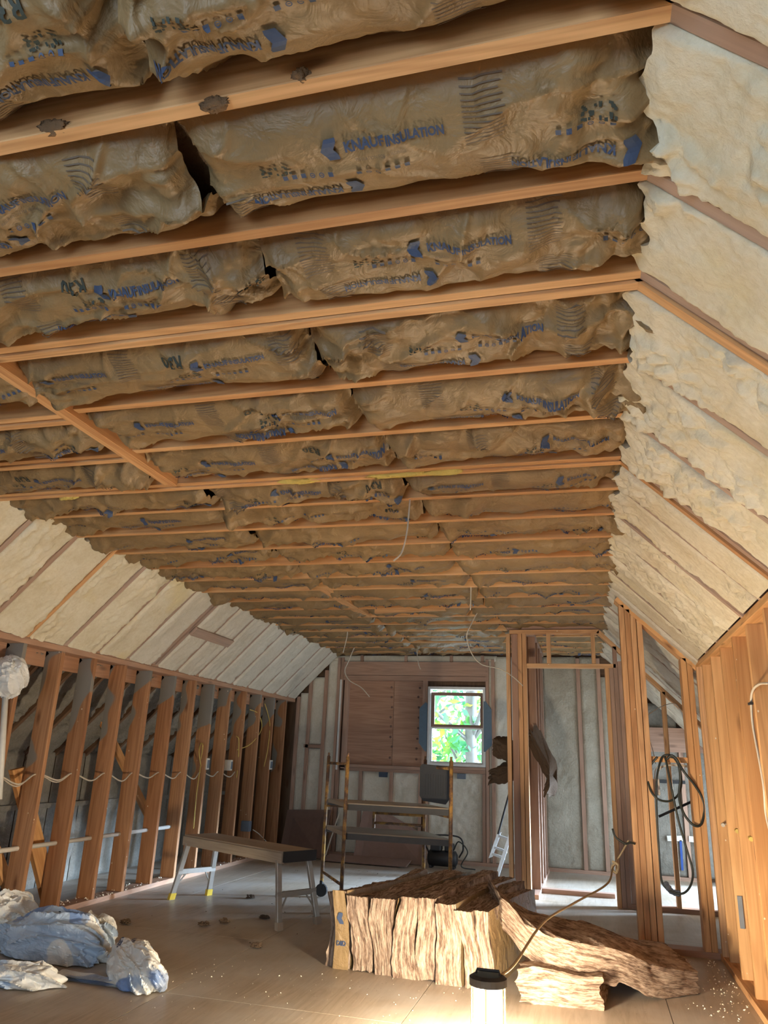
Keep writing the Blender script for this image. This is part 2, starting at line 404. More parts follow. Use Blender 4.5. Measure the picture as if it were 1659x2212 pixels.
# ------------------------------------------------------------------ dimensions
CEIL = 2.46; XL0, XR0 = -3.20, 0.20; KL, KR, KZ = -3.78, 0.755, 1.91
YE = 9.60; YN = -2.2; P1Y = 5.95; P2Y = 7.55
JY = [0.27, 0.68, 1.09, 1.49, 1.90, 2.35, 2.78, 3.25, 3.62, 4.02, 4.45, 4.88, 5.30, 5.72, 6.13, 6.54, 6.95, 7.36, 7.77, 8.18, 8.59, 9.0, 9.4]
DBL = {1.90, 3.25}
SQ = math.sqrt(0.5)

# ------------------------------------------------------------------ floor
mb = MB(); box(mb, -5.2, 2.3, YN-0.1, YE+0.3, -0.30, -0.03)
floor = obj('floor', mb, M['darkwood'], kind='structure')
xs = [-4.85, -3.34, -2.12, -0.90, 0.325, 1.55, 2.1]
for i in range(len(xs)-1):
    y = YN + (0 if i % 2 else -1.22)
    while y < YE:
        y1 = min(y+2.44, YE+0.1); y0 = max(y, YN)
        if y1 > y0+0.05:
            mb = MB(); g = 0.002; beam(mb, ((xs[i]+xs[i+1])/2, y0+g, -0.014), ((xs[i]+xs[i+1])/2, y1-g, -0.014), ((xs[i+1]-xs[i])/2-g, 0, 0), (0, 0, 0.014))
            obj('plywood_sheet', mb, M['floor'], floor)
        y += 2.44

# ------------------------------------------------------------------ ceiling (deck, joists)
mb = MB(); box(mb, -3.6, 0.75, YN, YE+0.1, 2.72, 2.78)
ceiling = obj('ceiling', mb, M['darkwood'], kind='structure')
def joist(y, x0=-3.28, x1=0.245, z=CEIL, sag=0.0):
    mb = MB(); n = 1
    beam(mb, ((x0), y, z+0.092), ((x1), y, z+0.092), (0, 0.0, 0.092), (0, 0.019, 0)); obj('joist', mb, M['joist'], ceiling, bevel=0.002)
for y in JY:
    if y in DBL: joist(y-0.020, z=CEIL+0.004); joist(y+0.022, x0=-3.28, x1=0.22, z=CEIL-0.004)
    elif y in (2.35, 2.78): joist(y, x0=-1.98); joist(y+0.05, x1=-2.06, x0=-3.28, z=CEIL+0.01); joist(y+0.10, x0=-3.28, x1=-2.06, z=CEIL+0.004)
    else: joist(y)
mb = MB(); beam(mb, (-2.02, 1.94, CEIL+0.085), (-2.02, 3.21, CEIL+0.085), (0, 0, 0.094), (0.019, 0, 0)); obj('trimmer', mb, M['joist'], ceiling, bevel=0.002)
mb = MB(); beam(mb, (-2.061, 1.94, CEIL+0.092), (-2.061, 3.21, CEIL+0.092), (0, 0, 0.092), (0.019, 0, 0)); obj('trimmer', mb, M['joist'], ceiling, bevel=0.002)
mb = MB(); beam(mb, (-2.07, 5.74, CEIL+0.02), (-2.05, 6.94, CEIL+0.02), (0.045, 0, 0), (0, 0, 0.019)); obj('cross_brace', mb, M['joist'], ceiling)
mb = MB(); beam(mb, (-1.86, 6.55, CEIL-0.02), (-1.2, 6.55, CEIL-0.0), (0, 0, 0.02), (0, 0.019, 0)); obj('short_board', mb, M['joist'], ceiling)

# ------------------------------------------------------------------ insulation batts with print
def text_mesh(body, size, sx=1.0, bold=0.0):
    cu = bpy.data.curves.new('t', 'FONT'); cu.body = body; cu.size = size; cu.offset = bold; cu.resolution_u = 2
    o = bpy.data.objects.new('t', cu); C.objects.link(o)
    me = bpy.data.meshes.new_from_object(o.evaluated_get(bpy.context.evaluated_depsgraph_get()))
    bm = bmesh.new(); bm.from_mesh(me); bmesh.ops.triangulate(bm, faces=bm.faces)
    for _ in range(2):
        es = [e for e in bm.edges if e.calc_length() > 0.014]
        if es: bmesh.ops.subdivide_edges(bm, edges=es, cuts=1, use_grid_fill=False); bmesh.ops.triangulate(bm, faces=bm.faces)
    bm.verts.ensure_lookup_table()
    v = np.array([(q.co.x*sx, q.co.y) for q in bm.verts]); f = [tuple(q.index for q in p.verts) for p in bm.faces]
    bm.free(); bpy.data.objects.remove(o); bpy.data.curves.remove(cu); bpy.data.meshes.remove(me)
    return v, f
def join2(parts):
    V = []; F = []; b = 0
    for v, f in parts:
        V.append(v); F += [tuple(i+b for i in t) for t in f]; b += len(v)
    return np.concatenate(V), F
def rect2(x0, y0, x1, y1, n=1, m=1):
    v = np.array([(x0+(x1-x0)*i/n, y0+(y1-y0)*j/m) for i in range(n+1) for j in range(m+1)])
    f = [(i*(m+1)+j, (i+1)*(m+1)+j, (i+1)*(m+1)+j+1, i*(m+1)+j+1) for i in range(n) for j in range(m)]
    return v, f
def arrow2(s):
    # blue flag: square with a pointed left side and a notch cut into its right side
    P = []; F = []; n = 6
    for i in range(n+1):
        t = -1+2*i/n
        lx = -0.50*(1-abs(t))-0.30; rx = 0.55-0.34*max(0, 1-1.6*abs(t))
        for j in range(4): P.append((lx+(rx-lx)*j/3, t*0.85))
    for i in range(n):
        for j in range(3): F.append((i*4+j, i*4+j+1, (i+1)*4+j+1, (i+1)*4+j))
    return np.array(P)*s, F
def sh(p, dx=0, dy=0): return p[0]+np.array([dx, dy]), p[1]
tA = text_mesh('KNAUF', 0.044, 0.90, 0.0017); wA = tA[0][:, 0].max()
tB = text_mesh('INSULATION', 0.038, 0.84, 0.0015); wB = tB[0][:, 0].max()
LOGO = join2([sh(arrow2(0.042), -0.040, 0.014), sh(tA, 0.004, 0), sh(tB, 0.008+wA, 0)]); LOGO = (LOGO[0]*0.70, LOGO[1]); LOGOW = (wA+wB+0.09)*0.70
def ring2(r0, r1, n=10):
    v = np.array([(r*math.cos(2*math.pi*k/n), r*math.sin(2*math.pi*k/n)) for k in range(n) for r in (r0, r1)])
    return v, [(2*k, 2*k+1, (2*k+3) % (2*n), (2*k+2) % (2*n)) for k in range(n)]
icons = []
for k in range(6):
    if k in (1, 2): icons += [sh(ring2(0.006, 0.009), k*0.031, 0), sh(rect2(-0.0045, -0.0012, 0.0045, 0.0018), k*0.031, 0)]
    else: icons.append(sh(rect2(-0.008, -0.008, 0.008, 0.008, 2, 2), k*0.031, 0))
ICONS = join2(icons); ICONS = (ICONS[0]*0.72, ICONS[1])
R30 = text_mesh('R30', 0.052, 1.0, 0.001)
STR = join2([rect2(-0.045, -0.06+0.0095*k, 0.045*(0.75+0.25*((k*37) % 5)/4), -0.0575+0.0095*k, 6, 1) for k in range(13)])
SM = join2([rect2(-0.03+random.random()*0.05, -0.012+random.random()*0.02, 0, 0) if 0 else
            sh(rect2(0, 0, 0.005+0.004*random.random(), 0.004+0.003*random.random()), -0.035+0.07*random.random(), -0.012+0.028*random.random()) for _ in range(26)])
SMALL = text_mesh('INSULATION FOR BUILDINGS', 0.011, 0.8, 0.0)

def batt(y0, y1, x0, x1, label, res, seed, crushL=0, crushR=0, near=True, style=0):
    """Kraft faced batt hung between two joists: lower skin follows zf(u, v)."""
    L = x1-x0; W = y1-y0
    root = thing('insulation_batt', label, 'insulation', ((x0+x1)/2, (y0+y1)/2, CEIL+0.02), 'kraft-faced insulation batts between the ceiling joists')
    s = seed*13.7
    sagamp = 0.9+0.5*vn(s, 0.3)
    def zf(X, Y):
        u = (X-x0)/L; v = (Y-y0)/W
        e = np.clip(np.abs(2*v-1), 0, 1)
        xx = X*1.0+s; yy = Y
        lowfar = fbm(xx*2.3, yy*0+seed, seed+5, 2)
        edge = 0.070+0.05*lowfar
        pw = 3.0+3*vn(xx*1.7, yy*0, seed+9)
        z = CEIL+(0.012 if y0 < 3.4 else 0.024)+edge*e**pw-0.030*sagamp*(1-e**2)*(0.4+lowfar)
        de = np.minimum(u, 1-u)*L
        tuck = np.exp(-(de/0.028)**2)
        z = z+0.055*tuck
        endw = np.exp(-de/0.12)
        cr = 0.0
        if crushR: cr = cr+crushR*sstep(0.45, 0.0, (1-u)*L)
        if crushL: cr = cr+crushL*sstep(0.35, 0.0, u*L)
        wx = xx+0.16*fbm(xx*2.5, yy*2.5, seed+2, 2); wy = yy+0.14*fbm(xx*2.5, yy*2.5, seed+3, 2)
        calm = sstep(0.35, 0.62, fbm(xx*1.6, yy*1.6, seed+4, 2))
        amp = 0.45+0.9*calm+1.0*endw
        # broad facets, long soft folds along the batt, sharp creases
        f1, f2 = worley(wx*4.2, wy*6.0, seed+7)
        z = z+0.040*amp*(np.minimum(f1, 0.62)-0.36)
        r1 = 1-np.abs(2*vn(wx*2.6, wy*9.0, seed+6)-1)
        z = z-0.020*amp*(r1**6-0.2)
        r2 = 1-np.abs(2*vn(wx*6.0+wy*5, wy*7.0-wx*3, seed+16)-1)
        z = z-0.020*amp*(r2**9-0.1)
        g1, g2 = worley(wx*13, wy*12, seed+8)
        z = z+0.015*(0.3+calm+endw+1.2*cr)*(g1-0.42)
        h1, h2 = worley(wx*22+3, wy*19, seed+28); z = z+0.006*(0.2+calm+endw+cr)*(h1-0.42)
        # folds fanning out of the ends
        r3 = 1-np.abs(2*vn(wx*3.0, wy*17.0, seed+18)-1)
        z = z-0.030*endw*(r3**3-0.25)
        if crushR or crushL:
            r4 = 1-np.abs(2*vn(wx*8.0+wy*2, wy*3.0, seed+12)-1)
            z = z-0.090*cr*(r4**2-0.45)
            k1, k2 = worley(wx*11, wy*8, seed+14); z = z+0.060*cr*(k1-0.45)
        z = np.maximum(z, CEIL-0.085)
        return z
    nu = max(8, int(L/res)); nv = max(8, int(W/res))
    U, V = np.meshgrid(np.linspace(0, 1, nu+1), np.linspace(0, 1, nv+1), indexing='ij')
    X = x0+U*L; Y = y0+V*W
    jag = (fbm(Y*9, Y*0, seed+21, 3)-0.5)*0.035
    X = X+jag*(sstep(0.9, 1, U)-sstep(0.1, 0, U)*1.0)
    Z = zf(X, Y)
    mb = MB()
    grid(mb, X[:, ::-1], Y[:, ::-1], Z[:, ::-1])
    obj('paper_facing', mb, M['kraft'], root, smooth=True)
    mb = MB(); box(mb, x0-0.006, x1+0.006, y0+0.012, y1-0.012, CEIL+0.105, CEIL+0.235); obj('fiberglass_core', mb, M['fibre_brown'], root)
    def place(shape, cx, cv, rot, name, mat, off=0.0065):
        v, f = shape
        if rot: v = -v; 
        cxx = cx; cy = y0+cv*W
        PX = cxx+v[:, 0]; PY = cy-v[:, 1]
        keep = (PX.min() > x0+0.03 and PX.max() < x1-0.01)
        if not keep: return
        PZ = zf(PX, PY)-off
        mb = MB(); mb.v = list(zip(PX.tolist(), PY.tolist(), PZ.tolist())); mb.f = [tuple(t[::-1]) for t in f]; mb.uv = []
        mb.uv = None
        obj(name, mb, mat, root)
    per = 0.62; ph = (seed*0.377) % 1*per
    x = x0-per+ph; k = 0
    while x < x1:
        a = x+0.06
        if near or (k % 2 == 0) or style:
            place(LOGO, a, 0.36, False, 'logo_print', M['ink'])
        place(LOGO, a+0.30+LOGOW, 0.66, True, 'logo_print', M['ink'])
        place(ICONS, a+0.02, 0.50+0.02, False, 'icon_print', M['ink'])
        place(ICONS, a+0.29+LOGOW, 0.50, True, 'icon_print', M['ink'])
        if near:
            place(STR, a+LOGOW+0.03, 0.28, False, 'small_print', M['ink2'], 0.0045)
            place(STR, a+LOGOW+0.05, 0.78, False, 'small_print', M['ink2'], 0.0045)
            place(SMALL, a+0.02, 0.435, False, 'small_print', M['ink2'], 0.0045)
        if near or seed % 2: place(SM, a+LOGOW+0.16+0.1*(k % 2), 0.45, False, 'batch_code', M['ink3'])
        if (k+seed) % 3 == 0: place(R30, a+0.33+LOGOW*0.8, 0.80 if not near else 0.2, True, 'rating_print', M['ink3'])
        x += per; k += 1
    return root
ORD = ['first', 'second', 'third', 'fourth', 'fifth', 'sixth', 'seventh', 'eighth', 'ninth', 'tenth', 'eleventh', 'twelfth', 'thirteenth', 'fourteenth',
       'fifteenth', 'sixteenth', 'seventeenth', 'eighteenth', 'nineteenth', 'twentieth', 'last but one', 'last']
bays = [(JY[i], JY[i+1]) for i in range(1, len(JY)-1)]+[(JY[-1], YE-0.02)]
SEAM = {6: (-1.91, -0.84), 9: (-2.04, -0.82), 12: (-2.1, -0.82), 14: (-2.0, -1.0)}
for bi, (a, b_) in enumerate(bays):
    ya = a+(0.045 if a in DBL else 0.022); yb = b_-(0.045 if b_ in DBL else 0.022)
    s1, s2 = SEAM.get(bi, (-2.02+0.06*(vn(bi*3.1, 1)-0.5), -0.83+0.06*(vn(bi*5.7, 2)-0.5)))
    near = bi < 7; res = 0.0075 if bi < 4 else 0.010 if bi < 7 else 0.016 if bi < 12 else 0.026
    o = ORD[bi]
    g = 0.008
    if bi in (4, 5): s1 = -1.99
    xr = 0.27 if bi != 5 else 0.22
    batt(ya, yb, s2+g, xr, 'kraft-faced batt at the right-hand end of the %s ceiling bay from the camera' % o, res, bi*3+1, crushR=(1.1, 1.3, 1.3, 1.0, 0.9, 0.2)[bi] if bi < 6 else 0.5, near=near)
    batt(ya, yb, s1+g, s2-g, 'kraft-faced batt in the middle of the %s ceiling bay from the camera' % o, res, bi*3+2, near=near)
    if bi >= 3:
        x1 = s1-g if bi not in (4, 5) else -2.09
        if bi in (4, 5): ya += 0.12 if bi == 5 else 0.12; yb += 0.04
        if bi == 6: ya = ya
        batt(ya, yb, -3.22, x1, 'kraft-faced batt at the left-hand end of the %s ceiling bay from the camera' % o, max(res, 0.012), bi*3+3, crushL=0.5, near=near and bi < 6)
# the batt tongue that hangs out over the right slope
mb = MB(); root = thing('insulation_batt_flap', 'loose end of a kraft batt hanging out over the right foam slope', 'insulation', (0.3, 3.03, 2.4))
U, V = np.meshgrid(np.linspace(0, 1, 50), np.linspace(0, 1, 34), indexing='ij')
tX = 0.20+0.34*U; tY = 2.85+0.33*V+0.10*U*(V-0.2)
tZ = CEIL+0.03-0.10*U-0.26*U**2.2+0.025*np.sin(V*3)*(1-U)+0.010*(ridge(U*3, V*4, 5, 3)-0.5)-0.03*(V-0.5)*U
grid(mb, tX[:, ::-1], tY[:, ::-1], tZ[:, ::-1]); grid(mb, tX, tY, tZ+0.006)
obj('paper_facing', mb, M['kraft'], root, smooth=True)
mb = MB(); v, f = R30; v = -v*0.9
PX = 0.50+v[:, 0]*0.6; PY = 3.10-v[:, 1]
uu = (PX-0.20)/0.34; vv = (PY-2.85+0.02*uu)/(0.33+0.1*uu)
PZ = CEIL+0.03-0.10*uu-0.26*uu**2.2+0.025*np.sin(vv*3)*(1-uu)+0.010*(ridge(uu*3, vv*4, 5, 3)-0.5)-0.03*(vv-0.5)*uu-0.004
mb.v = list(zip(PX.tolist(), PY.tolist(), PZ.tolist())); mb.f = [t[::-1] for t in f]; mb.uv = None
obj('rating_print', mb, M['ink3'], root)

# ------------------------------------------------------------------ sloped sides: sheathing, rafters, foam
def slope_pt(side, s, d=0.0):
    """s metres down the slope from the ceiling edge, d metres out of the room"""
    x0 = XR0 if side > 0 else XL0
    return x0+side*(s*SQ+d*SQ), CEIL-s*SQ+d*SQ
def foam_bay(parent, side, y0, y1, s0, s1, res, seed, mat, amp=1.0, jag=0.05, sub=0.0):
    nu = max(6, int((s1-s0)/res)); nv = max(6, int((y1-y0)/res))
    U, V = np.meshgrid(np.linspace(0, 1, nu+1), np.linspace(0, 1, nv+1), indexing='ij')
    Y = y0+V*(y1-y0); S = s0+U*(s1-s0)
    S = S-jag*(fbm(Y*11, Y*0, seed, 3)*1.3-0.3)*(1-U)**3*1.0
    e = np.minimum(V, 1-V)*(y1-y0)
    h = 0.030*(fbm(S*3.0+seed, Y*3.5, seed, 3)-0.42)
    f1, f2 = worley(S*13+seed*3, Y*16, seed+1); g1, g2 = worley(S*31, Y*34+seed, seed+2)
    lump = sstep(0.42, 0.62, fbm(S*2.6, Y*4+seed, seed+3, 2))
    h = h+lump*0.030*(0.62-f1)+(0.4+0.8*lump)*0.013*(0.6-g1)
    i1, i2 = worley(S*62+seed, Y*58, seed+6); h = h+(0.3+lump)*0.005*(0.6-i1)
    h = h*amp+0.004
    top = np.exp(-((S-s0)/0.05)**2); h = h*(1.25 if side > 0 else 1.0); h = h+0.018*top*(fbm(Y*25, S*25, seed+4, 2)-0.2)
    h = h*sstep(0.0, 0.018, e)-0.014*(1-sstep(0.0, 0.012, e))+0.004*(vn(Y*0, S*40, seed+5)-0.3)
    x0 = XR0 if side > 0 else XL0
    d = -h+sub
    X = x0+side*(S*SQ+d*SQ); Z = CEIL-S*SQ+d*SQ
    mb = MB()
    if side > 0: grid(mb, X, Y, Z)
    else: grid(mb, X[:, ::-1], Y[:, ::-1], Z[:, ::-1])
    # rim at top so the foam has thickness
    Xr = np.stack([X[0], X[0]+side*0.09*SQ]); Yr = np.stack([Y[0], Y[0]]); Zr = np.stack([Z[0], Z[0]+0.09*SQ])
    grid(mb, Xr, Yr, Zr)
    return obj('foam_bay', mb, mat, parent, smooth=True)
def sheathing(name, side, y0, y1, s1):
    a = slope_pt(side, -0.35, 0.16); b = slope_pt(side, s1, 0.16); mb = MB()
    n = Vector((side*SQ, 0, SQ))*0.01
    beam(mb, ((a[0]+b[0])/2, y0, (a[1]+b[1])/2), ((a[0]+b[0])/2, y1, (a[1]+b[1])/2), Vector((b[0]-a[0], 0, b[1]-a[1]))*0.5, n)
    return obj(name, mb, M['darkwood'], kind='structure')
def rafter(parent, side, y, s0=-0.15, s1=0.80, d=0.0, mat='rafter', w=0.019):
    a = slope_pt(side, s0, 0.07+d); b = slope_pt(side, s1, 0.07+d); mb = MB()
    beam(mb, (a[0], y, a[1]), (b[0], y, b[1]), Vector((side*SQ, 0, SQ))*0.07, (0, w, 0)); return obj('rafter', mb, M[mat], parent)
slope_r = sheathing('wall_right_slope', 1, YN, YE+0.1, 1.80)
for i, y in enumerate(JY):
    far = y > P1Y-0.15
    s1 = 1.62 if far else 0.80
    if y in DBL: rafter(slope_r, 1, y-0.019, s1=s1); rafter(slope_r, 1, y+0.022, s1=s1, d=-0.01, mat='joist')
    else: rafter(slope_r, 1, y, s1=s1, mat='rafter', d=0.002 if i % 3 else -0.008)
ry = [YN]+JY+[YE]
for i in range(len(JY)):
    y0 = JY[i]+(0.042 if JY[i] in DBL else 0.019); y1 = (JY[i+1] if i+1 < len(JY) else YE)-(0.040 if (i+1 < len(JY) and JY[i+1] in DBL) else 0.019)
    res = 0.009 if y0 < 3 else 0.012 if y0 < 4.5 else 0.018 if y0 < 6 else 0.028
    far = y0 > P1Y-0.3
    foam_bay(slope_r, 1, y0, y1, 0.02, 1.62 if far else 0.79, res, 40+i, M['foam'] if y0 < P1Y-0.3 else M['foam_white'], amp=1.15 if y0 < 4.4 else 0.8, jag=0.10)
slope_l = sheathing('wall_left_slope', -1, YN, YE+0.1, 2.15)
SY = [3.20, 3.60, 4.01, 4.42, 4.83, 5.23, 5.65, 6.05, 6.48, 6.88, 7.27, 7.67, 8.07, 8.49, 8.9, 9.3]
for i, y in enumerate(SY):
    rafter(slope_l, -1, y, s1=0.83, d=-0.006 if y < 4.9 else 0.003, mat='joist' if y in (4.42,) else 'rafter')
    if y == 6.05: rafter(slope_l, -1, y+0.06, s1=0.83)
    if y == 6.88: rafter(slope_l, -1, y-0.08, s1=0.83)
for i in range(len(SY)-1):
    y0, y1 = SY[i]+0.019, SY[i+1]-0.019
    if SY[i] == 6.05: y0 += 0.06
    foam_bay(slope_l, -1, y0, y1, 0.0, 0.825, 0.013 if y0 < 5.5 else 0.02, 80+i, M['foam'] if y0 < 5.6 else M['foam_white'], amp=1.05 if y0 < 5.4 else 0.55, jag=0.14)
foam_bay(slope_l, -1, 9.32, YE, 0.0, 0.825, 0.03, 97, M['foam_white'], 0.5)
a = slope_pt(-1, 0.36, -0.02); mb = MB(); beam(mb, (a[0], 6.10, a[1]), (a[0], 6.86, a[1]), Vector((-SQ, 0, -SQ))*0.045, Vector((-SQ, 0, SQ))*0.012)
obj('blocking', mb, M['rafter'], slope_l)

# ------------------------------------------------------------------ left knee wall
mb = MB(); box(mb, -4.75, -4.66, YN, YE+0.1, 0, 1.2); wall_left = obj('wall_left', mb, M['darkwood'], kind='structure')
def plate(parent, x0, x1, y0, y1, z0, z1, mat='plate', name='plate'):
    mb = MB(); box(mb, x0, x1, y0, y1, z0, z1); return obj(name, mb, M[mat], parent, bevel=0.002)
plate(wall_left, KL-0.14, KL, 2.0, YE, 0.0, 0.038, name='bottom_plate')
plate(wall_left, KL-0.14, KL, 2.0, YE, KZ-0.084, KZ-0.042, name='top_plate')
plate(wall_left, KL-0.14, KL+0.002, 2.0, YE, KZ-0.040, KZ-0.002, name='top_plate')
mb = MB(); box(mb, KL-0.16, KL-0.141, 2.0, YE, KZ-0.20, KZ); obj('rim_board', mb, M['plate'], wall_left)
stud_ys = [3.60, 4.01]+SY[3:]
for i, y in enumerate(stud_ys):
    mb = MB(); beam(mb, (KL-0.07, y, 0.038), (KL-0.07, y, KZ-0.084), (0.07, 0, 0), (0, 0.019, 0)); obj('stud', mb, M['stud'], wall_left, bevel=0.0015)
# foam of the outer slope behind the knee wall, grey-coated
for i in range(len(SY)-1):
    y0, y1 = SY[i]+0.019, SY[i+1]-0.019
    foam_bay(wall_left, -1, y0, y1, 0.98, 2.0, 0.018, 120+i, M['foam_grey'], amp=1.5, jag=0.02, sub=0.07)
for y in SY: rafter(wall_left, -1, y, s0=0.95, s1=2.0, d=0.03, mat='darkwood')
def foam_wall(parent, p0, eu, ev, n, lu, lv, res, seed, mat, amp=1.0, name='foam_panel'):
    """foam sheet on a flat wall; eu, ev in-plane axes, n the outward (room) normal"""
    nu = max(3, int(lu/res)); nv = max(3, int(lv/res)); p0 = Vector(p0); eu = Vector(eu); ev = Vector(ev); n = Vector(n)
    U, V = np.meshgrid(np.linspace(0, lu, nu+1), np.linspace(0, lv, nv+1), indexing='ij')
    q0 = p0.x*3.1+p0.y*1.7
    h = 0.030*(fbm(U*3+q0, V*3, seed, 3)-0.42)
    g1, g2 = worley(U*16+q0, V*14, seed+2); h = h+0.014*(0.55-g1)*sstep(0.35, 0.6, fbm(U*3, V*3+q0, seed+1, 2))
    e = np.minimum(np.minimum(U, lu-U), np.minimum(V, lv-V)); h = h*amp*sstep(0, 0.02, e)-0.012*(1-sstep(0, 0.012, e))
    X = p0.x+U*eu.x+V*ev.x+h*n.x; Y = p0.y+U*eu.y+V*ev.y+h*n.y; Z = p0.z+U*eu.z+V*ev.z+h*n.z
    mb = MB()
    if eu.cross(ev).dot(n) > 0: grid(mb, X, Y, Z)
    else: grid(mb, X[:, ::-1], Y[:, ::-1], Z[:, ::-1])
    return obj(name, mb, mat, parent, smooth=True)
for i in range(len(SY)-1):
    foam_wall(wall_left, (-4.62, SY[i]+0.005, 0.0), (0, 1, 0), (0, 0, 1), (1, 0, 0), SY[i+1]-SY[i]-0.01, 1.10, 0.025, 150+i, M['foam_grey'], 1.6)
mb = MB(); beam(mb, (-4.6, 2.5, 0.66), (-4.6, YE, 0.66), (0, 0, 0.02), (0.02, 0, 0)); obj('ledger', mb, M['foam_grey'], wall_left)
# diagonal braces behind / beside the studs
b0_, b1_ = atX(112, 1965, -3.96), atX(38, 1660, -3.96)
mb = MB(); beam(mb, b0_, b1_, (0, 0.07, 0.012), (0.018, 0, 0)); obj('brace', mb, M['stud_right'], wall_left)
for p0, p1 in [((-3.86, 4.95, 0.02), (-4.35, 4.55, 1.15)), ((-3.97, 4.62, 0.04), (-4.05, 4.30, 1.35)), ((-4.1, 6.9, 0.5), (-4.4, 6.2, 1.5))]:
    mb = MB(); beam(mb, p0, p1, (0.0, 0.045, 0.01), (0.016, 0, 0)); obj('brace', mb, M['stud_right'], wall_left)

# ------------------------------------------------------------------ right knee wall
mb = MB(); box(mb, KR+0.16, KR+0.20, YN, P1Y-0.1, 0, KZ-0.1); wall_right = obj('wall_right', mb, M['darkwood'], kind='structure')
plate(wall_right, KR, KR+0.14, 1.0, P1Y-0.07, 0.0, 0.038, 'post', 'bottom_plate')
plate(wall_right, KR+0.01, KR+0.15, 1.0, P1Y-0.07, KZ-0.05, KZ-0.012, 'stud_right', 'top_plate')
RY = [5.66, 5.25, 4.86, 4.45, 4.05, 3.64, 3.23, 2.83, 2.42]
for y in RY:
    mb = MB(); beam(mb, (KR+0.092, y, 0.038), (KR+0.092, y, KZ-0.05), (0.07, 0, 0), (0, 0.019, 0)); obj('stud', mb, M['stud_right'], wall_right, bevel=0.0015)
for x, y in ((KR+0.04, 5.86), (KR+0.07, 5.80)):
    mb = MB(); beam(mb, (x, y, 0.038), (x, y, KZ-0.05), (0.07, 0, 0) if x > KR+0.05 else (0, 0.045, 0), (0, 0.019, 0) if x > KR+0.05 else (0.019, 0, 0)); obj('stud', mb, M['post'], wall_right)
mb = MB(); box(mb, KR+0.035, KR+0.06, 5.222, 5.230, 0.30, 0.47); obj('nail_plate', mb, M['steel'], wall_right)

# ------------------------------------------------------------------ partition with door opening (P1)
mb = MB(); beam(mb, (0.24, P1Y, CEIL-0.075), (KR+0.02, P1Y, KZ-0.05), Vector((0, 0.07, 0)), Vector((SQ, 0, SQ))*0.019)
wall_p = obj('wall_partition', mb, M['stud_right'], kind='structure')
def vstud(parent, x0, x1, y0, y1, z0, z1, mat='post', name='stud'):
    mb = MB(); box(mb, x0, x1, y0, y1, z0, z1); return obj(name, mb, M[mat], parent, bevel=0.0015)
vstud(wall_p, 0.255, 0.293, P1Y-0.07, P1Y+0.07, 0.0, 2.335)
vstud(wall_p, 0.295, 0.333, P1Y-0.07, P1Y+0.07, 0.0, 2.30)
vstud(wall_p, 0.335, 0.373, P1Y-0.065, P1Y+0.075, 0.0, 2.26)
vstud(wall_p, 0.378, 0.416, P1Y-0.06, P1Y+0.05, 0.0, 2.22)
vstud(wall_p, 0.665, 0.703, P1Y-0.07, P1Y+0.07, 0.038, 1.935, 'stud_right')
vstud(wall_p, 0.705, 0.743, P1Y-0.07, P1Y+0.02, 0.038, 1.90, 'stud_right')
vstud(wall_p, 0.418, 0.663, P1Y-0.019, P1Y+0.019, 1.205, 1.243, 'stud_right', 'blocking')
vstud(wall_p, 0.36, 0.80, P1Y-0.07, P1Y+0.07, 0.0, 0.038, 'plate', 'bottom_plate')

# ------------------------------------------------------------------ second partition with closet opening (P2)
mb = MB(); box(mb, -0.73, 0.13, P2Y-0.045, P2Y+0.045, 2.385, 2.423)
wall_c = obj('wall_closet', mb, M['post'], kind='structure')
vstud(wall_c, -0.76, 0.16, P2Y-0.02, P2Y+0.06, 2.43, 2.49, 'old', 'top_plate')
for x0, x1, dy, mt in ((-0.765, -0.727, 0, 'post'), (-0.715, -0.655, 0.03, 'old'), (-0.65, -0.612, -0.005, 'post'), (-0.608, -0.57, 0.0, 'post')):
    vstud(wall_c, x0, x1, P2Y-0.045+dy, P2Y+0.045+dy, 0.0, 2.385, mt)
for x0, x1 in ((-0.352-0.019, -0.352+0.019), (0.05, 0.088)): vstud(wall_c, x0, x1, P2Y-0.045, P2Y+0.045, 2.095, 2.385)
vstud(wall_c, -0.568, 0.27, P2Y-0.045, P2Y+0.045, 2.055, 2.093, 'post', 'door_header')
vstud(wall_c, 0.165, 0.203, P2Y-0.045, P2Y+0.045, 0.0, 2.055)
vstud(wall_c, 0.205, 0.243, P2Y-0.045, P2Y+0.045, 0.0, 2.055, 'old')
vstud(wall_c, 0.245, 0.283, P2Y-0.045, P2Y+0.045, 0.0, 2.26, 'old')
vstud(wall_c, 0.286, 0.425, P2Y-0.03, P2Y+0.03, 0.038, 2.12, 'old')
mb = MB(); beam(mb, (0.12, P2Y, 2.405), (1.25, P2Y, 1.275), (0, 0.045, 0), Vector((SQ, 0, SQ))*0.019); obj('sloped_plate', mb, M['post'], wall_c)
vstud(wall_c, 0.655, 0.693, P2Y-0.045, P2Y+0.045, 0.038, 1.84)
vstud(wall_c, 1.03, 1.068, P2Y-0.045, P2Y+0.045, 0.038, 1.46)
vstud(wall_c, 0.28, 1.30, P2Y-0.045, P2Y+0.045, 0.0, 0.038, 'old', 'bottom_plate')
vstud(wall_c, -0.61, 0.16, P2Y-0.045+0.5, P2Y+0.045+0.5, 0.0, 0.038, 'old', 'threshold')
for y in (7.95, 8.36, 8.77, 9.18):                  # closet side wall running back
    vstud(wall_c, -0.60, -0.51, y-0.019, y+0.019, 0.038, 2.42, 'old')
vstud(wall_c, -0.60, -0.51, P2Y+0.05, YE-0.1, 2.42, 2.458, 'old', 'top_plate'); vstud(wall_c, -0.60, -0.51, P2Y+0.05, YE-0.1, 0.0, 0.038, 'old', 'bottom_plate')

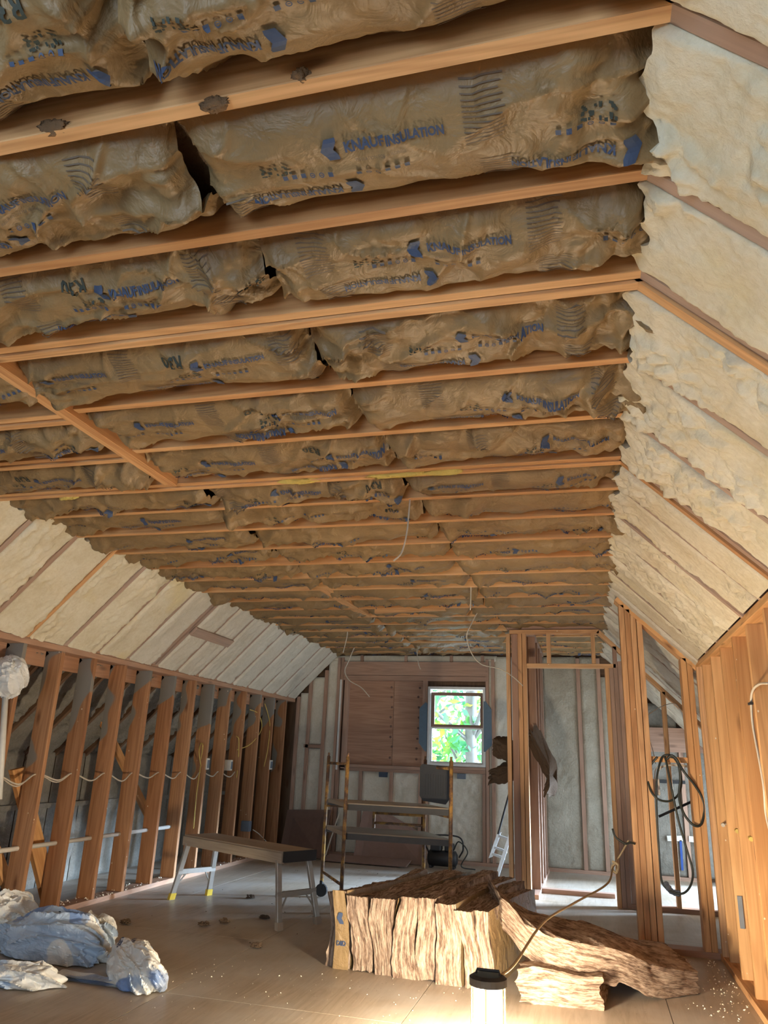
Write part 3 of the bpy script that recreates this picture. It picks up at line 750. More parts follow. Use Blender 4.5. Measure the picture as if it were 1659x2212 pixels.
# far right outer wall with the opening that lets daylight into the side room
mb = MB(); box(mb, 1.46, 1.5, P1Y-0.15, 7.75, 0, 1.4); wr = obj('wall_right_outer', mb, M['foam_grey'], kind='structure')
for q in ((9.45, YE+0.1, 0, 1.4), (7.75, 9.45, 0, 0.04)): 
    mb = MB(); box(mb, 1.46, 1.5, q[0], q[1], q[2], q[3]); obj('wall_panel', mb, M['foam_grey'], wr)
mb = MB(); box(mb, KR+0.2, 1.48, P1Y-0.14, P1Y-0.10, 0, 1.9); obj('wall_panel', mb, M['darkwood'], wr)

# ------------------------------------------------------------------ end wall
WX0, WX1, WZ0, WZ1 = -1.975, -1.245, 1.10, 2.055
mb = MB()
box(mb, -4.8, WX0, YE+0.10, YE+0.13, -0.1, 2.8); box(mb, WX1, 2.1, YE+0.10, YE+0.13, -0.1, 2.8)
box(mb, WX0, WX1, YE+0.10, YE+0.13, -0.1, WZ0); box(mb, WX0, WX1, YE+0.10, YE+0.13, WZ1, 2.8)
wall_end = obj('wall_end', mb, M['darkwood'], kind='structure')
def es(x0, x1, z0, z1, name='stud', mat='old', y0=0.0, y1=0.1):
    mb = MB(); box(mb, x0, x1, YE+y0, YE+y1, z0, z1); return obj(name, mb, M[mat], wall_end)
for x in (-3.76, -3.60): es(x, x+0.04, 0.04, 2.30 if x > -3.7 else 1.9)
es(-3.385, -3.345, 0.04, 2.25); es(-3.21, -3.172, 0.04, 2.42); es(-3.165, -3.125, 0.04, 2.42)
es(-3.10, -3.045, 1.02, 2.13)
es(-3.62, -3.385, 1.255, 1.295, 'blocking')
es(-3.12, -1.215, 2.19, 2.365, 'header', y0=-0.012); es(-3.12, -1.215, 2.125, 2.186, 'header', y0=-0.004)
es(-2.045, -2.005, 1.04, 2.125); es(-2.003, -1.982, 1.06, 2.125)
es(-1.24, -1.205, 0.04, 2.40); es(-1.17, -1.13, 0.04, 2.40)
es(-3.10, -2.0, 1.035, 1.073, 'sill'); es(-3.05, -2.0, 0.995, 1.033, 'sill', y0=-0.004); es(-2.0, -1.245, 1.062, 1.095, 'sill'); es(-2.0, -1.245, 1.022, 1.06, 'sill')
for x in (-2.85, -2.45, -2.075, -1.995): es(x, x+0.038, 0.04, 1.0)
es(-1.285, -1.247, 0.04, 1.02)
es(-3.76, 1.2, 0.0, 0.038, 'bottom_plate')
for x in (-0.59, -0.13, 0.11, 0.30, 0.98): es(x, x+0.045, 0.04, 2.42 if x < 0.2 else 2.3-(x-0.3))
es(0.62, 1.25, 1.35, 1.62, 'header', y0=-0.012)
for x in (-2.9, -2.3, -1.7, -1.3): es(x, x+0.038, 2.37, 2.45)
fm = M['foam_white']
def ef(x0, x1, z0, z1, mat=None, amp=0.9, res=0.02, seed=200):
    foam_wall(wall_end, (x0, YE+0.03, z0), (1, 0, 0), (0, 0, 1), (0, -1, 0), x1-x0, z1-z0, res, seed+int((x0+9)*13), mat or fm, amp)
ef(-3.72, -3.60, 0.04, 1.95); ef(-3.56, -3.385, 0.04, 1.25); ef(-3.56, -3.385, 1.30, 2.16)
ef(-3.345, -3.21, 0.04, 2.40)
ef(-3.12, -2.85, 0.04, 0.995); ef(-2.81, -2.45, 0.04, 0.995); ef(-2.41, -2.075, 0.04, 0.995); ef(-1.957, -1.285, 0.04, 1.02)
ef(-1.205, -1.17, 0.04, 2.4); ef(-1.13, -0.59, 0.04, 2.44); ef(-3.3, -1.1, 2.37, 2.45)
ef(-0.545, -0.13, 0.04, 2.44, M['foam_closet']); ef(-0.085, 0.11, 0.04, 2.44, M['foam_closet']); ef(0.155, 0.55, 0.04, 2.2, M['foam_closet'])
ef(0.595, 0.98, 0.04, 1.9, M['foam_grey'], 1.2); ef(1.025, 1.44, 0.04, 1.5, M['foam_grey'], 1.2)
# plywood over the old opening
mb = MB(); beam(mb, (-3.045, YE+0.083, 1.60), (-2.445, YE+0.083, 1.60), (0, 0, 0.525), (0, 0.008, 0)); obj('plywood_panel', mb, M['ply'], wall_end)
mb = MB(); beam(mb, (-2.441, YE+0.083, 1.60), (-2.045, YE+0.083, 1.60), (0, 0, 0.525), (0, 0.008, 0)); obj('plywood_panel', mb, M['ply'], wall_end)
for x in (-2.48, -2.13):
    for k in range(8):
        mb = MB(); z = 1.16+k*0.125+0.02*random.random(); xx = x+0.03*random.random()
        tube(mb, [(xx, YE+0.076, z), (xx, YE+0.07, z)], [0.016, 0.011], 8); obj('screw_plug', mb, M['brown_panel'], wall_end)
mb = MB(); box(mb, -3.165, -3.140, YE-0.006, YE+0.0, 1.0, 2.13); obj('corner_strip', mb, M['white_frame'], wall_end)
for sgn, x in ((-1, -2.03), (1, -1.215)):
    mb = MB(); v = [(x-0.045, 1.32), (x+0.045, 1.32), (x+0.045, 1.82), (x-0.045, 1.82)]
    if sgn < 0: P = [(x-0.05, 1.36), (x+0.03, 1.26), (x+0.05, 1.26), (x+0.05, 1.84), (x+0.03, 1.86), (x-0.05, 1.78)]
    else: P = [(x-0.05, 1.28), (x-0.03, 1.28), (x+0.05, 1.36), (x+0.05, 1.78), (x-0.02, 1.88), (x-0.05, 1.88)]
    n = len(P); mb.add([(a, YE-0.018, b) for a, b in P]+[(a, YE-0.013, b) for a, b in P], [tuple(range(n)), tuple(range(2*n-1, n-1, -1))]+[(i, i+n, (i+1) % n+n, (i+1) % n) for i in range(n)])
    obj('flashing_tab', mb, M['flash'], wall_end)
for (x, z), mt in (((-2.53, 0.965), 'navy_box'), ((-1.54, 0.985), 'grey_box')):
    mb = MB(); box(mb, x-0.05, x+0.05, YE-0.03, YE+0.03, z-0.03, z+0.03); obj('outlet_box', mb, M[mt], wall_end)

# window
mb = MB(); t = 0.045
def fr(mb, x0, x1, z0, z1, t, y0, y1):
    box(mb, x0, x1, y0, y1, z0, z0+t); box(mb, x0, x1, y0, y1, z1-t, z1); box(mb, x0, x0+t, y0, y1, z0+t, z1-t); box(mb, x1-t, x1, y0, y1, z0+t, z1-t)
fr(mb, WX0, WX1, WZ0, WZ1, 0.030, YE-0.01, YE+0.13)
window = obj('window_1', mb, M['white_frame'], kind='structure')
mb = MB(); fr(mb, WX0+0.032, WX1-0.032, 1.555, 1.99, 0.040, YE+0.06, YE+0.09); obj('upper_sash', mb, M['frame_tan'], window)
mb = MB(); fr(mb, WX0+0.032, WX1-0.032, WZ0+0.03, 1.56, 0.020, YE+0.02, YE+0.05); obj('lower_sash', mb, M['white_frame'], window)
mb = MB(); box(mb, WX0+0.05, WX1-0.05, YE+0.073, YE+0.077, 1.58, 1.96); obj('pane', mb, M['glass'], window)
mb = MB(); box(mb, WX0+0.045, WX1-0.045, YE+0.034, YE+0.037, WZ0+0.045, 1.545); obj('pane', mb, M['glass'], window)

# near wall behind the camera; its unseen big opening is added for ambient daylight
mb = MB()
box(mb, -4.8, -2.9, YN-0.05, YN, 0, 2.8); box(mb, -0.1, 2.1, YN-0.05, YN, 0, 2.8); box(mb, -2.9, -0.1, YN-0.05, YN, 0, 0.45); box(mb, -2.9, -0.1, YN-0.05, YN, 2.15, 2.8)
obj('wall_near', mb, M['foam_closet'], kind='structure')

# ------------------------------------------------------------------ work lamp
LX, LY = -0.455, 3.55
lamp = thing('work_lamp', 'glowing white work lamp standing on the floor at the bottom edge', 'lamp', (LX, LY, 0))
mb = MB(); tube(mb, [(LX, LY, 0.0), (LX, LY, 0.03)], 0.085, 24); obj('base', mb, M['yellow'], lamp)
mb = MB(); tube(mb, [(LX, LY, 0.03), (LX, LY, 0.275)], 0.055, 20); obj('diffuser', mb, M['lamp'], lamp)
mb = MB(); tube(mb, [(LX, LY, 0.275), (LX, LY, 0.283), (LX, LY, 0.31), (LX, LY, 0.32)], [0.07, 0.078, 0.078, 0.06], 24); obj('cap', mb, M['black'], lamp)
for k in range(6):
    a = math.pi*2*(k+0.5)/6; mb = MB(); tube(mb, [(LX+0.074*math.cos(a), LY+0.074*math.sin(a), 0.03), (LX+0.074*math.cos(a), LY+0.074*math.sin(a), 0.285)], 0.003, 6); obj('guard_bar', mb, M['yellow'], lamp)
mb = MB(); tube(mb, [(LX-0.05, LY, 0.318), (LX-0.045, LY, 0.335), (LX+0.045, LY, 0.335), (LX+0.05, LY, 0.318)], 0.006, 8); obj('handle', mb, M['black'], lamp)
mb = MB(); cp = smooth_path([(LX+0.05, LY+0.02, 0.315), (-0.36, 3.75, 0.33), (-0.27, 4.3, 0.40), (-0.13, 4.75, 0.43), (0.06, 5.3, 0.47), atY(1325, 1872, 5.75), atY(1345, 1838, 5.84), atY(1358, 1815, 5.87)], 10)
tube(mb, cp, 0.006, 8)
cord = tag(obj('power_cord', mb, M['rope'], smooth=True), 'tan power cord running from the work lamp up to the partition', 'cord')
kp = atY(1328, 1868, 5.75); mb = MB()
tube(mb, smooth_path([kp+Vector((-.015, 0, .02)), kp+Vector((.02, -.01, .0)), kp+Vector((.005, .0, -.05)), kp+Vector((-.02, 0, -.02)), kp+Vector((.01, .01, .02))], 6), 0.008, 8); obj('knot', mb, M['rope'], cord)

# ------------------------------------------------------------------ fibreglass pile
def soft_box(mapf, n3, seed, amp=0.02, lay=0, freq=30):
    """closed soft box; mapf(a,b,c) -> world arrays, a,b,c in 0..1; lay = layering axis"""
    nx, ny, nz = n3; mb = MB(); rest = []
    dims = mapf.dims
    def face(fix, val, nu, nv):
        U, V = np.meshgrid(np.linspace(0, 1, nu+1), np.linspace(0, 1, nv+1), indexing='ij'); F = np.full_like(U, val)
        abc = {0: (F, U, V), 1: (V, F, U), 2: (U, V, F)}[fix]
        a, b, c = abc
        ra, rb, rc = a*dims[0], b*dims[1], c*dims[2]
        axes = [ra, rb, rc]; L = axes[lay]; o1, o2 = [axes[i] for i in range(3) if i != lay]
        n1 = ridge(L*freq+0.6*fbm(o1*6, o2*6, seed, 2)*4, (o1+o2*0.9)*5, seed+1, 2)-0.55
        n2 = fbm(L*70, (o1*1.3+o2)*26, seed+2, 2)-0.5
        n4 = fbm(o1*5+L*3, o2*5, seed+6, 2)-0.5
        h = amp*(n1*0.7+n2*0.5+n4*1.2)
        # keep seams together: displacement away from the centre
        da, db, dc = (a-0.5)*2, (b-0.5)*2, (c-0.5)*2
        k = h
        a2 = a+da*k/dims[0]*0.9; b2 = b+db*k/dims[1]*0.9; c2 = c+dc*k/dims[2]*0.9
        X, Y, Z = mapf(a2, b2, c2)
        if val == 1: grid(mb, X, Y, Z)
        else: grid(mb, X[:, ::-1], Y[:, ::-1], Z[:, ::-1]); ra, rb, rc = ra[:, ::-1], rb[:, ::-1], rc[:, ::-1]
        rest.append(np.stack([ra.ravel(), rb.ravel(), rc.ravel()], 1)+seed*0.73)
    for v in (0, 1):
        face(0, v, ny, nz); face(1, v, nz, nx); face(2, v, nx, ny)
    mb.rest = np.concatenate(rest); return mb
def upright(xt0, xt1, xb0, xb1, yf, yb, h, lean=0.22, bend=0.0, hb=None):
    def f(a, b, c):
        xa = (xb0+(xb1-xb0)*a)*(1-c)+(xt0+(xt1-xt0)*a)*c
        X = xa+lean*b+0.012*np.sin(c*5+xt0*9); Y = yf+(yb-yf)*b-0.015*np.sin(c*3.1)
        H = h*(1-b)+(hb or h)*b+bend*np.sin(b*math.pi)
        return X, Y, c*H+0.0
    f.dims = (max(abs(xt1-xt0), 0.02), yb-yf, h); return f
PG = 'fibreglass batts standing on edge in the pile'
PL = [(-1.560, -1.505, -1.535, -1.485, 4.72, 5.75, 0.385, 'thin dark batt at the left end of the standing fibreglass pile'),
      (-1.500, -1.425, -1.475, -1.385, 4.69, 5.78, 0.40, 'paper-wrapped batt with a blue arrow near the left end of the pile'),
      (-1.418, -1.292, -1.375, -1.245, 4.66, 5.85, 0.385, 'fibreglass batt directly right of the paper-wrapped one in the pile'),
      (-1.288, -1.112, -1.238, -1.135, 4.65, 5.95, 0.39, 'fibreglass batt between two dark gaps, left of the pile centre'),
      (-1.105, -1.000, -1.125, -0.985, 4.63, 5.85, 0.405, 'fibreglass batt standing just left of the pile centre'),
      (-0.998, -0.895, -0.98, -0.86, 4.63, 5.95, 0.41, 'fibreglass batt standing at the pile centre'),
      (-0.892, -0.765, -0.856, -0.72, 4.60, 5.98, 0.395, 'fibreglass batt standing just right of the pile centre'),
      (-0.76, -0.665, -0.712, -0.625, 4.58, 5.85, 0.365, 'fibreglass batt standing behind the work lamp, with a pale right edge'),
      (-0.66, -0.575, -0.62, -0.56, 4.62, 5.70, 0.37, 'paper-sided batt at the right end of the standing pile')]
for i, q in enumerate(PL):
    q = (q[0]+0.005, q[1]-0.005, q[2]+0.005, q[3]-0.005)+q[4:]; fm_ = upright(*q[:7], lean=0.27-0.012*i, hb=q[6]*(1.02 if i % 2 else 0.94), bend=-0.02 if i < 3 else 0.01)
    r = thing('fiberglass_batt', q[7], 'insulation', ((q[0]+q[1])/2, q[4]+0.5, 0), PG)
    obj('fiber_body', soft_box(fm_, (max(6, int((q[1]-q[0])/0.006)), 60, 50), 300+i*7, 0.017, 0, 45), M['batt_x'], r, smooth=True)
    if i in (1, 8, 3, 6):   # kraft skins
        mb = MB(); U, V = np.meshgrid(np.linspace(-0.004, 1.0, 50), np.linspace(0.0, 1.01, 24), indexing='ij')
        A = np.full_like(U, 1.06 if i != 1 else 1.12); X, Y, Z = fm_(A, U, V)
        grid(mb, X+0.004*fbm(U*9, V*9, i, 2), Y, Z+0.002)
        obj('paper_facing', mb, M['kraft'], r, smooth=True)
    if i == 1:
        mb = MB(); U, V = np.meshgrid(np.linspace(-0.05, 1.1, 12), np.linspace(0.0, 1.01, 40), indexing='ij')
        X, Y, Z = fm_(U, np.full_like(U, -0.022), V)
        Y = Y-0.006*ridge(U*2, V*5, 4, 2)
        grid(mb, X, Y, Z+0.001); obj('paper_facing', mb, M['kraft'], r, smooth=True, label='kraft paper wrapped round the front end')
        for shape, cz, s_, nm in ((arrow2(0.034), 0.66, 1, 'arrow_print'), (sh(text_mesh('D8D', 0.036, 0.9, 0.001), -0.033, -0.012), 0.34, 1, 'letter_print')):
            v, f = shape; mb = MB(); aa = 0.5+v[:, 0]/0.085; cc = cz+v[:, 1]/0.4
            X, Y, Z = fm_(aa, np.full_like(aa, -0.022), cc); Y = Y-0.010
            mb.v = list(zip(X.tolist(), Y.tolist(), Z.tolist())); mb.f = f; mb.uv = None; obj(nm, mb, M['ink'], r)
# draped loose batt
def path_batt(path, width_dir, wid, thk, twist=0.0):
    P = smooth_path(path, 12); T = np.array([tuple(p) for p in P]); n = len(T)
    def f(a, b, c):
        t = np.clip(a, -0.02, 1.02)*(n-1); i = np.clip(np.floor(t).astype(int), 0, n-2); fr_ = t-i
        p = T[i]*(1-fr_)[..., None]+T[i+1]*fr_[..., None]
        wd = np.array(width_dir); X = p[..., 0]+wd[0]*wid*(b-0.5); Y = p[..., 1]+wd[1]*wid*(b-0.5)
        droop = -0.05*(np.abs(2*b-1)**2)*sstep(0.0, 0.5, a)
        Z = p[..., 2]+thk*(c-0.5)*(1-0.25*sstep(0.5, 1, a))+wd[2]*wid*(b-0.5)+droop*0.6
        return X, Y, np.maximum(Z, 0.004)
    f.dims = (1.25, wid, thk); return f
f1_ = path_batt([(-0.60, 5.02, 0.36), (-0.42, 4.88, 0.26), (-0.22, 4.84, 0.235), (0.0, 4.93, 0.205), (0.2, 5.08, 0.13), (0.43, 5.28, 0.085)], (-0.25, 0.95, 0.03), 0.62, 0.15)
r = thing('fiberglass_batt', 'long loose fibreglass batt draped from the pile down to the floor on the right', 'insulation', (0.0, 4.9, 0.1))
obj('fiber_body', soft_box(f1_, (110, 50, 18), 411, 0.03, 2, 35), M['batt_z'], r, smooth=True)
def blk(a, b, c):
    return -0.42+0.42*a+0.03*b+0.01*np.sin(c*9), 4.42+0.42*b+0.05*a+0.012*np.sin(c*7+a*3), 0.155*c+0.01*np.sin(a*6)*c
blk.dims = (0.42, 0.42, 0.155)
r = thing('fiberglass_batt', 'short fibreglass block on the floor under the draped batt', 'insulation', (-0.2, 4.65, 0))
obj('fiber_body', soft_box(blk, (44, 44, 22), 431, 0.022, 2, 40), M['batt_z'], r, smooth=True)
# dark batts stuffed beside the closet post
for j, (pp, lab) in enumerate([(([-0.90, 7.9, 1.32], [-0.78, 7.85, 1.30], [-0.62, 7.9, 1.22]), 'upper dark fibreglass scrap sticking out left of the closet post'),
                  (([-0.95, 7.9, 1.04], [-0.82, 7.85, 1.10], [-0.62, 7.9, 1.12]), 'lower dark fibreglass scrap sticking out left of the closet post'),
                  (([-0.54, 7.8, 1.42], [-0.44, 7.8, 1.25], [-0.36, 7.8, 1.10], [-0.42, 7.82, 0.95]), 'dark fibreglass batt hanging just right of the closet post')]):
    ff = path_batt([tuple(p) for p in pp], (0.3, 0.9, 0.1), 0.2, 0.13 if j < 2 else 0.16); ff.dims = (0.3, 0.2, 0.13)
    r = thing('fiberglass_scrap', lab, 'insulation', pp[1])
    obj('fiber_body', soft_box(ff, (60, 30, 24), 450+j, 0.055, 2, 45), M['fibre_dark'], r, smooth=True)

# ------------------------------------------------------------------ work platform (bench)
bt = thing('work_platform', 'low dusty aluminium work platform with four splayed legs beside the left studs', 'bench', (-2.7, 5.85, 0))
A0 = Vector((-2.19, 5.52, 0)); B0 = Vector((-3.30, 6.13, 0)); ax = (B0-A0).normalized(); pr_ = Vector((-ax.y, ax.x, 0)); pr_ = pr_ if pr_.y > 0 else -pr_
zt = 0.492; hw = 0.150
T0 = A0+pr_*0.135-ax*0.03; T1 = B0+pr_*0.135+ax*0.0
mb = MB(); beam(mb, T0+Vector((0, 0, zt-0.006)), T1+Vector((0, 0, zt-0.006)), pr_*hw, (0, 0, 0.007)); obj('deck', mb, M['bench_wood'], bt)
for sd in (-1, 1):
    mb = MB(); beam(mb, T0+pr_*sd*hw+Vector((0, 0, zt-0.045)), T1+pr_*sd*hw+Vector((0, 0, zt-0.045)), (0, 0, 0.034), pr_*0.012); obj('side_rail', mb, M['bench_wood'], bt)
mb = MB(); beam(mb, T0-ax*0.012-pr_*hw+Vector((0, 0, zt-0.035)), T0-ax*0.012+pr_*hw+Vector((0, 0, zt-0.035)), (0, 0, 0.036), ax*0.012); obj('end_cap', mb, M['tar'], bt, label='black tarry end of the platform')
mb = MB(); beam(mb, T1+ax*0.008-pr_*hw+Vector((0, 0, zt-0.04)), T1+ax*0.008+pr_*hw+Vector((0, 0, zt-0.04)), (0, 0, 0.03), ax*0.01); obj('end_cap', mb, M['bench_wood'], bt)
foots = {}
for e, (T, sg) in enumerate(((T0, -1), (T1, 1))):
    legs = []
    for sd in (-1, 1):
        top = T+pr_*sd*(hw-0.01)-ax*sg*0.06+Vector((0, 0, zt-0.05)); bot = T+pr_*sd*(hw+0.03)+ax*sg*0.05
        legs.append((top, bot)); d_ = (bot-top)
        mb = MB(); beam(mb, top, bot-d_*0.09, pr_*0.021, ax*0.013); lg = obj('leg', mb, M['alu'], bt, bevel=0.002)
        mb = MB(); beam(mb, bot-d_*0.11, bot, pr_*0.025, ax*0.017); obj('rubber_foot', mb, M['yellow'] if e else M['bench_wood'], lg, label='yellow foot' if e else None)
        lg_off = 0
    rt = [a+(b-a)*0.52 for a, b in legs]
    mb = MB(); beam(mb, rt[0]-pr_*0.02, rt[1]+pr_*0.02, (0, 0, 0.018), ax*0.014); obj('rung', mb, M['alu'], bt)
    for k in (0, 1):
        a, b = legs[k]; q0 = a+(b-a)*0.80; q1 = rt[k]+(rt[1-k]-rt[k])*0.25
        mb = MB(); beam(mb, q0, q1, pr_*0.006, ax*0.004); obj('brace', mb, M['alu'], bt)
    a, b = legs[0]; mb = MB(); beam(mb, (legs[0][0]+legs[1][0])/2+Vector((0, 0, -0.01))-pr_*0.02, T-ax*sg*0.22+Vector((0, 0, zt-0.07)), pr_*0.008, (0, 0, 0.004)); obj('folding_brace', mb, M['alu'], bt)
for o_ in bpy.data.objects:
    if o_.name.startswith('rubber_foot'):     # sub-parts live in the leg's frame, which sits on the platform's origin
        o_.data.transform(Matrix.Translation(-Vector(bt['_o'])))

# ------------------------------------------------------------------ small scaffold
sf = thing('rolling_scaffold', 'rusty yellow rolling scaffold with two platforms standing before the end wall', 'scaffold', (-1.7, 6.5, 0))
PA = atY(741, 1850, 6.2); PA.z = 0; PC = atY(973, 1850, 6.2); PC.z = 0; PB = atY(698, 1850, 6.8); PB.z = 0; PD = atY(915, 1850, 6.8); PD.z = 0
up = Vector((0, 0, 1))
for P_ in (PA, PB, PC, PD):
    mb = MB(); tube(mb, [P_+up*0.12, P_+up*1.16], 0.0155, 10); po = obj('post', mb, M['scaf'], sf, smooth=True)
    mb = MB(); c0 = P_+up*0.055+Vector((0.01, 0, 0)); q = []
    tube(mb, [c0+Vector((-0.008, -0.014, 0)), c0+Vector((-0.008, 0.014, 0))], 0.052, 16); beam(mb, P_+up*0.13, P_+up*0.06, (0.012, 0, 0), (0, 0.02, 0)); obj('caster', mb, M['black'], sf)
    mb = MB(); tube(mb, [P_+up*1.10, P_+up*1.19], 0.010, 8); obj('pin', mb, M['scaf'], sf)
def rail(a, b, z, r=0.012):
    mb = MB(); tube(mb, [a+up*z, b+up*z], r, 8); obj('rail', mb, M['scaf'], sf, smooth=True)
rail(PA, PB, 0.20); rail(PB, PA, 1.10); rail(PC, PD, 0.20); rail(PC, PD, 1.10); rail(PC, PD, 0.74)
mid = PB+(PD-PB)*0.50
rail(PB, mid, 0.74); rail(PB, mid, 0.56)
rail(mid, PD, 0.70); rail(mid, PD, 0.62)
mb = MB(); tube(mb, [mid+up*0.50, mid+up*0.76], 0.014, 8); obj('middle_post', mb, M['scaf'], sf)
for z, nm in ((0.785, 'upper_platform'), (0.565, 'lower_platform')):
    ctr0 = (PA+PB)/2; ctr1 = (PC+PD)/2
    mb = MB(); wv_ = (PB-PA)*0.42; beam(mb, ctr0+up*z, ctr1+up*z, wv_, (0, 0, 0.016)); obj(nm, mb, M['bench_wood'], sf)
    for sd in (-1, 1):
        mb = MB(); beam(mb, ctr0+wv_*sd+up*(z-0.016), ctr1+wv_*sd+up*(z-0.016), (0, 0, 0.022), Vector((0, 0.01, 0))); obj('platform_rail', mb, M['dark_metal'], sf)
# black ribbed panel leaning on the scaffold's right end
mb = MB(); bx0, bx1, bz0, bz1, by = -1.395, -1.145, 0.815, 1.125, 6.50
P = [(bx0+0.03, bz0+0.02), (bx1-0.03, bz0-0.0), (bx1, bz0+0.04), (bx1, bz1-0.02), (bx1-0.02, bz1-0.01), (bx0+0.02, bz1), (bx0, bz1-0.02), (bx0, bz0+0.06)]
n = len(P); mb.add([(a, by, b) for a, b in P]+[(a, by+0.02, b) for a, b in P], [tuple(range(n)), tuple(range(2*n-1, n-1, -1))]+[(i, i+n, (i+1) % n+n, (i+1) % n) for i in range(n)])
sb = thing('ribbed_tray', 'black ribbed plastic tray standing upright at the right end of the scaffold', 'tray', (-1.27, 6.5, 0.8))
obj('panel', mb, M['black'], sb)
for k in range(9):
    x = bx0+0.045+k*0.021; mb = MB(); box(mb, x, x+0.007, by-0.005, by, bz0+0.07, bz1-0.08); obj('rib', mb, M['black'], sb)

# ------------------------------------------------------------------ ladder and pole by the closet
ld_ = thing('ladder', 'aluminium ladder leaning against the closet post', 'ladder', (-1.0, 8.5, 0))
lb0, lb1 = Vector((-1.05, 8.55, 0.0)), Vector((-1.16, 8.75, 0.42)); 
q0 = atY(1072, 1895, 8.6); q1 = atY(1105, 1795, 8.5); q2 = atY(1060, 1852, 8.65); q3 = atY(1078, 1800, 8.55)
mb = MB(); beam(mb, (q0.x, 8.6, 0.005), (q1.x, 8.5, q1.z), (0.022, 0, 0.01), (0, 0.012, 0)); obj('side_rail', mb, M['alu_bright'], ld_)
mb = MB(); beam(mb, q2, q3, (0.022, 0, 0.01), (0, 0.012, 0)); obj('side_rail', mb, M['alu_bright'], ld_)
for t_ in (0.15, 0.42, 0.9):
    a = q2+(q3-q2)*t_; b = a+Vector((0.15, 0.0, 0.0))
    mb = MB(); beam(mb, a, a+Vector((0.14, -0.05, -0.03)), (0, 0, 0.012), (0, 0.012, 0)); obj('rung', mb, M['alu_bright'], ld_)
mb = MB(); tube(mb, [atY(1076, 1802, 8.5), atY(1104, 1698, 8.5)], 0.010, 8)
tag(obj('black_pole', mb, M['black']), 'thin black pole rising from the ladder beside the closet post', 'pole')
mb = MB(); tube(mb, [atY(1094, 1735, 8.52), atY(1108, 1650, 8.52)], 0.004, 6)

# ------------------------------------------------------------------ sheets against the end wall
def sheet(name, P, mat, label, th=0.012):
    mb = MB(); P = [Vector(p) for p in P]; n = len(P); nn = (P[1]-P[0]).cross(P[2]-P[0]).normalized()*th
    mb.add(P+[p+nn for p in P], [tuple(range(n-1, -1, -1)), tuple(range(n, 2*n))]+[(i, (i+1) % n, (i+1) % n+n, i+n) for i in range(n)])
    return tag(obj(name, mb, mat), label, 'board')
sheet('brown_panel', [(-3.70, 9.25, 0.005), (-3.12, 9.12, 0.005), (-3.12, 9.38, 0.53), (-3.70, 9.42, 0.50)], M['brown_panel'], 'large brown board leaning in the far left corner')
sheet('triangular_panel', [(-2.78, 9.28, 0.005), (-1.93, 9.24, 0.005), (-1.98, 9.45, 0.32), (-2.72, 9.50, 0.66)], M['brown_panel2'], 'pinkish board with a slanted top edge leaning under the window')
sheet('floor_board', [(-3.05, 8.95, 0.012), (-2.05, 8.93, 0.012), (-2.05, 9.2, 0.05), (-3.05, 9.2, 0.05)], M['brown_panel2'], 'pale board lying flat on the floor before the end wall')
mb = MB(); beam(mb, (-3.08, 9.10, 0.004), (-3.02, 9.40, 0.50), (0.006, 0, 0), (0, 0.006, 0)); tag(obj('stick', mb, M['wire_white']), 'thin pale stick leaning beside the large brown board', 'stick')
# compressor-like machine with hoses
cm = thing('air_compressor', 'small dark compressor with looping hoses on the floor under the window', 'machine', (-1.68, 9.2, 0))
mb = MB(); tube(mb, [(-1.86, 9.2, 0.10), (-1.84, 9.2, 0.10), (-1.54, 9.2, 0.10), (-1.52, 9.2, 0.10)], [0.05, 0.085, 0.085, 0.05], 16); obj('tank', mb, M['black'], cm, smooth=True)
mb = MB(); box(mb, -1.82, -1.70, 9.12, 9.28, 0.18, 0.30); obj('motor', mb, M['black'], cm, bevel=0.01)
mb = MB(); box(mb, -1.66, -1.56, 9.14, 9.26, 0.18, 0.26); obj('pump', mb, M['black'], cm, bevel=0.01)
mb = MB(); tube(mb, smooth_path([(-1.85, 9.2, 0.15), (-1.9, 9.18, 0.28), (-1.8, 9.15, 0.34), (-1.5, 9.15, 0.34), (-1.45, 9.18, 0.22), (-1.5, 9.2, 0.12)]), 0.009, 8); obj('handle', mb, M['black'], cm)
mb = MB(); tube(mb, smooth_path([(-1.55, 9.12, 0.2), (-1.48, 9.05, 0.3), (-1.38, 9.05, 0.2), (-1.45, 9.05, 0.05), (-1.3, 9.1, 0.02)]), 0.007, 8); obj('hose', mb, M['hose'], cm)
for x in (-1.82, -1.56):
    mb = MB(); box(mb, x-0.015, x+0.015, 9.13, 9.27, 0, 0.03); obj('foot', mb, M['black'], cm)

# ------------------------------------------------------------------ hose coil on the blocking
hy = P1Y-0.05
def hp(pts, dy=None):
    return [atY(a, b, hy+(0.0 if dy is None else dy[i])) for i, (a, b) in enumerate(pts)]
hose = thing('hose_coil', 'dark rubber hose coiled over the short wooden blocking in the partition opening', 'hose', (0.55, hy, 1.2))
loops = [[(1420, 1635), (1405, 1655), (1400, 1685), (1408, 1712), (1425, 1728), (1448, 1730), (1466, 1715), (1472, 1690), (1468, 1660), (1458, 1640), (1446, 1631), (1432, 1634), (1425, 1650), (1418, 1690), (1419, 1760), (1424, 1850), (1430, 1905), (1450, 1925), (1475, 1930), (1492, 1912), (1496, 1880), (1482, 1830), (1465, 1770), (1452, 1710), (1440, 1650), (1436, 1634)],
         [(1444, 1633), (1460, 1640), (1478, 1668), (1500, 1695), (1517, 1725), (1520, 1760), (1512, 1783), (1495, 1780), (1476, 1755), (1467, 1720), (1470, 1680), (1466, 1648), (1452, 1632), (1440, 1640)]]
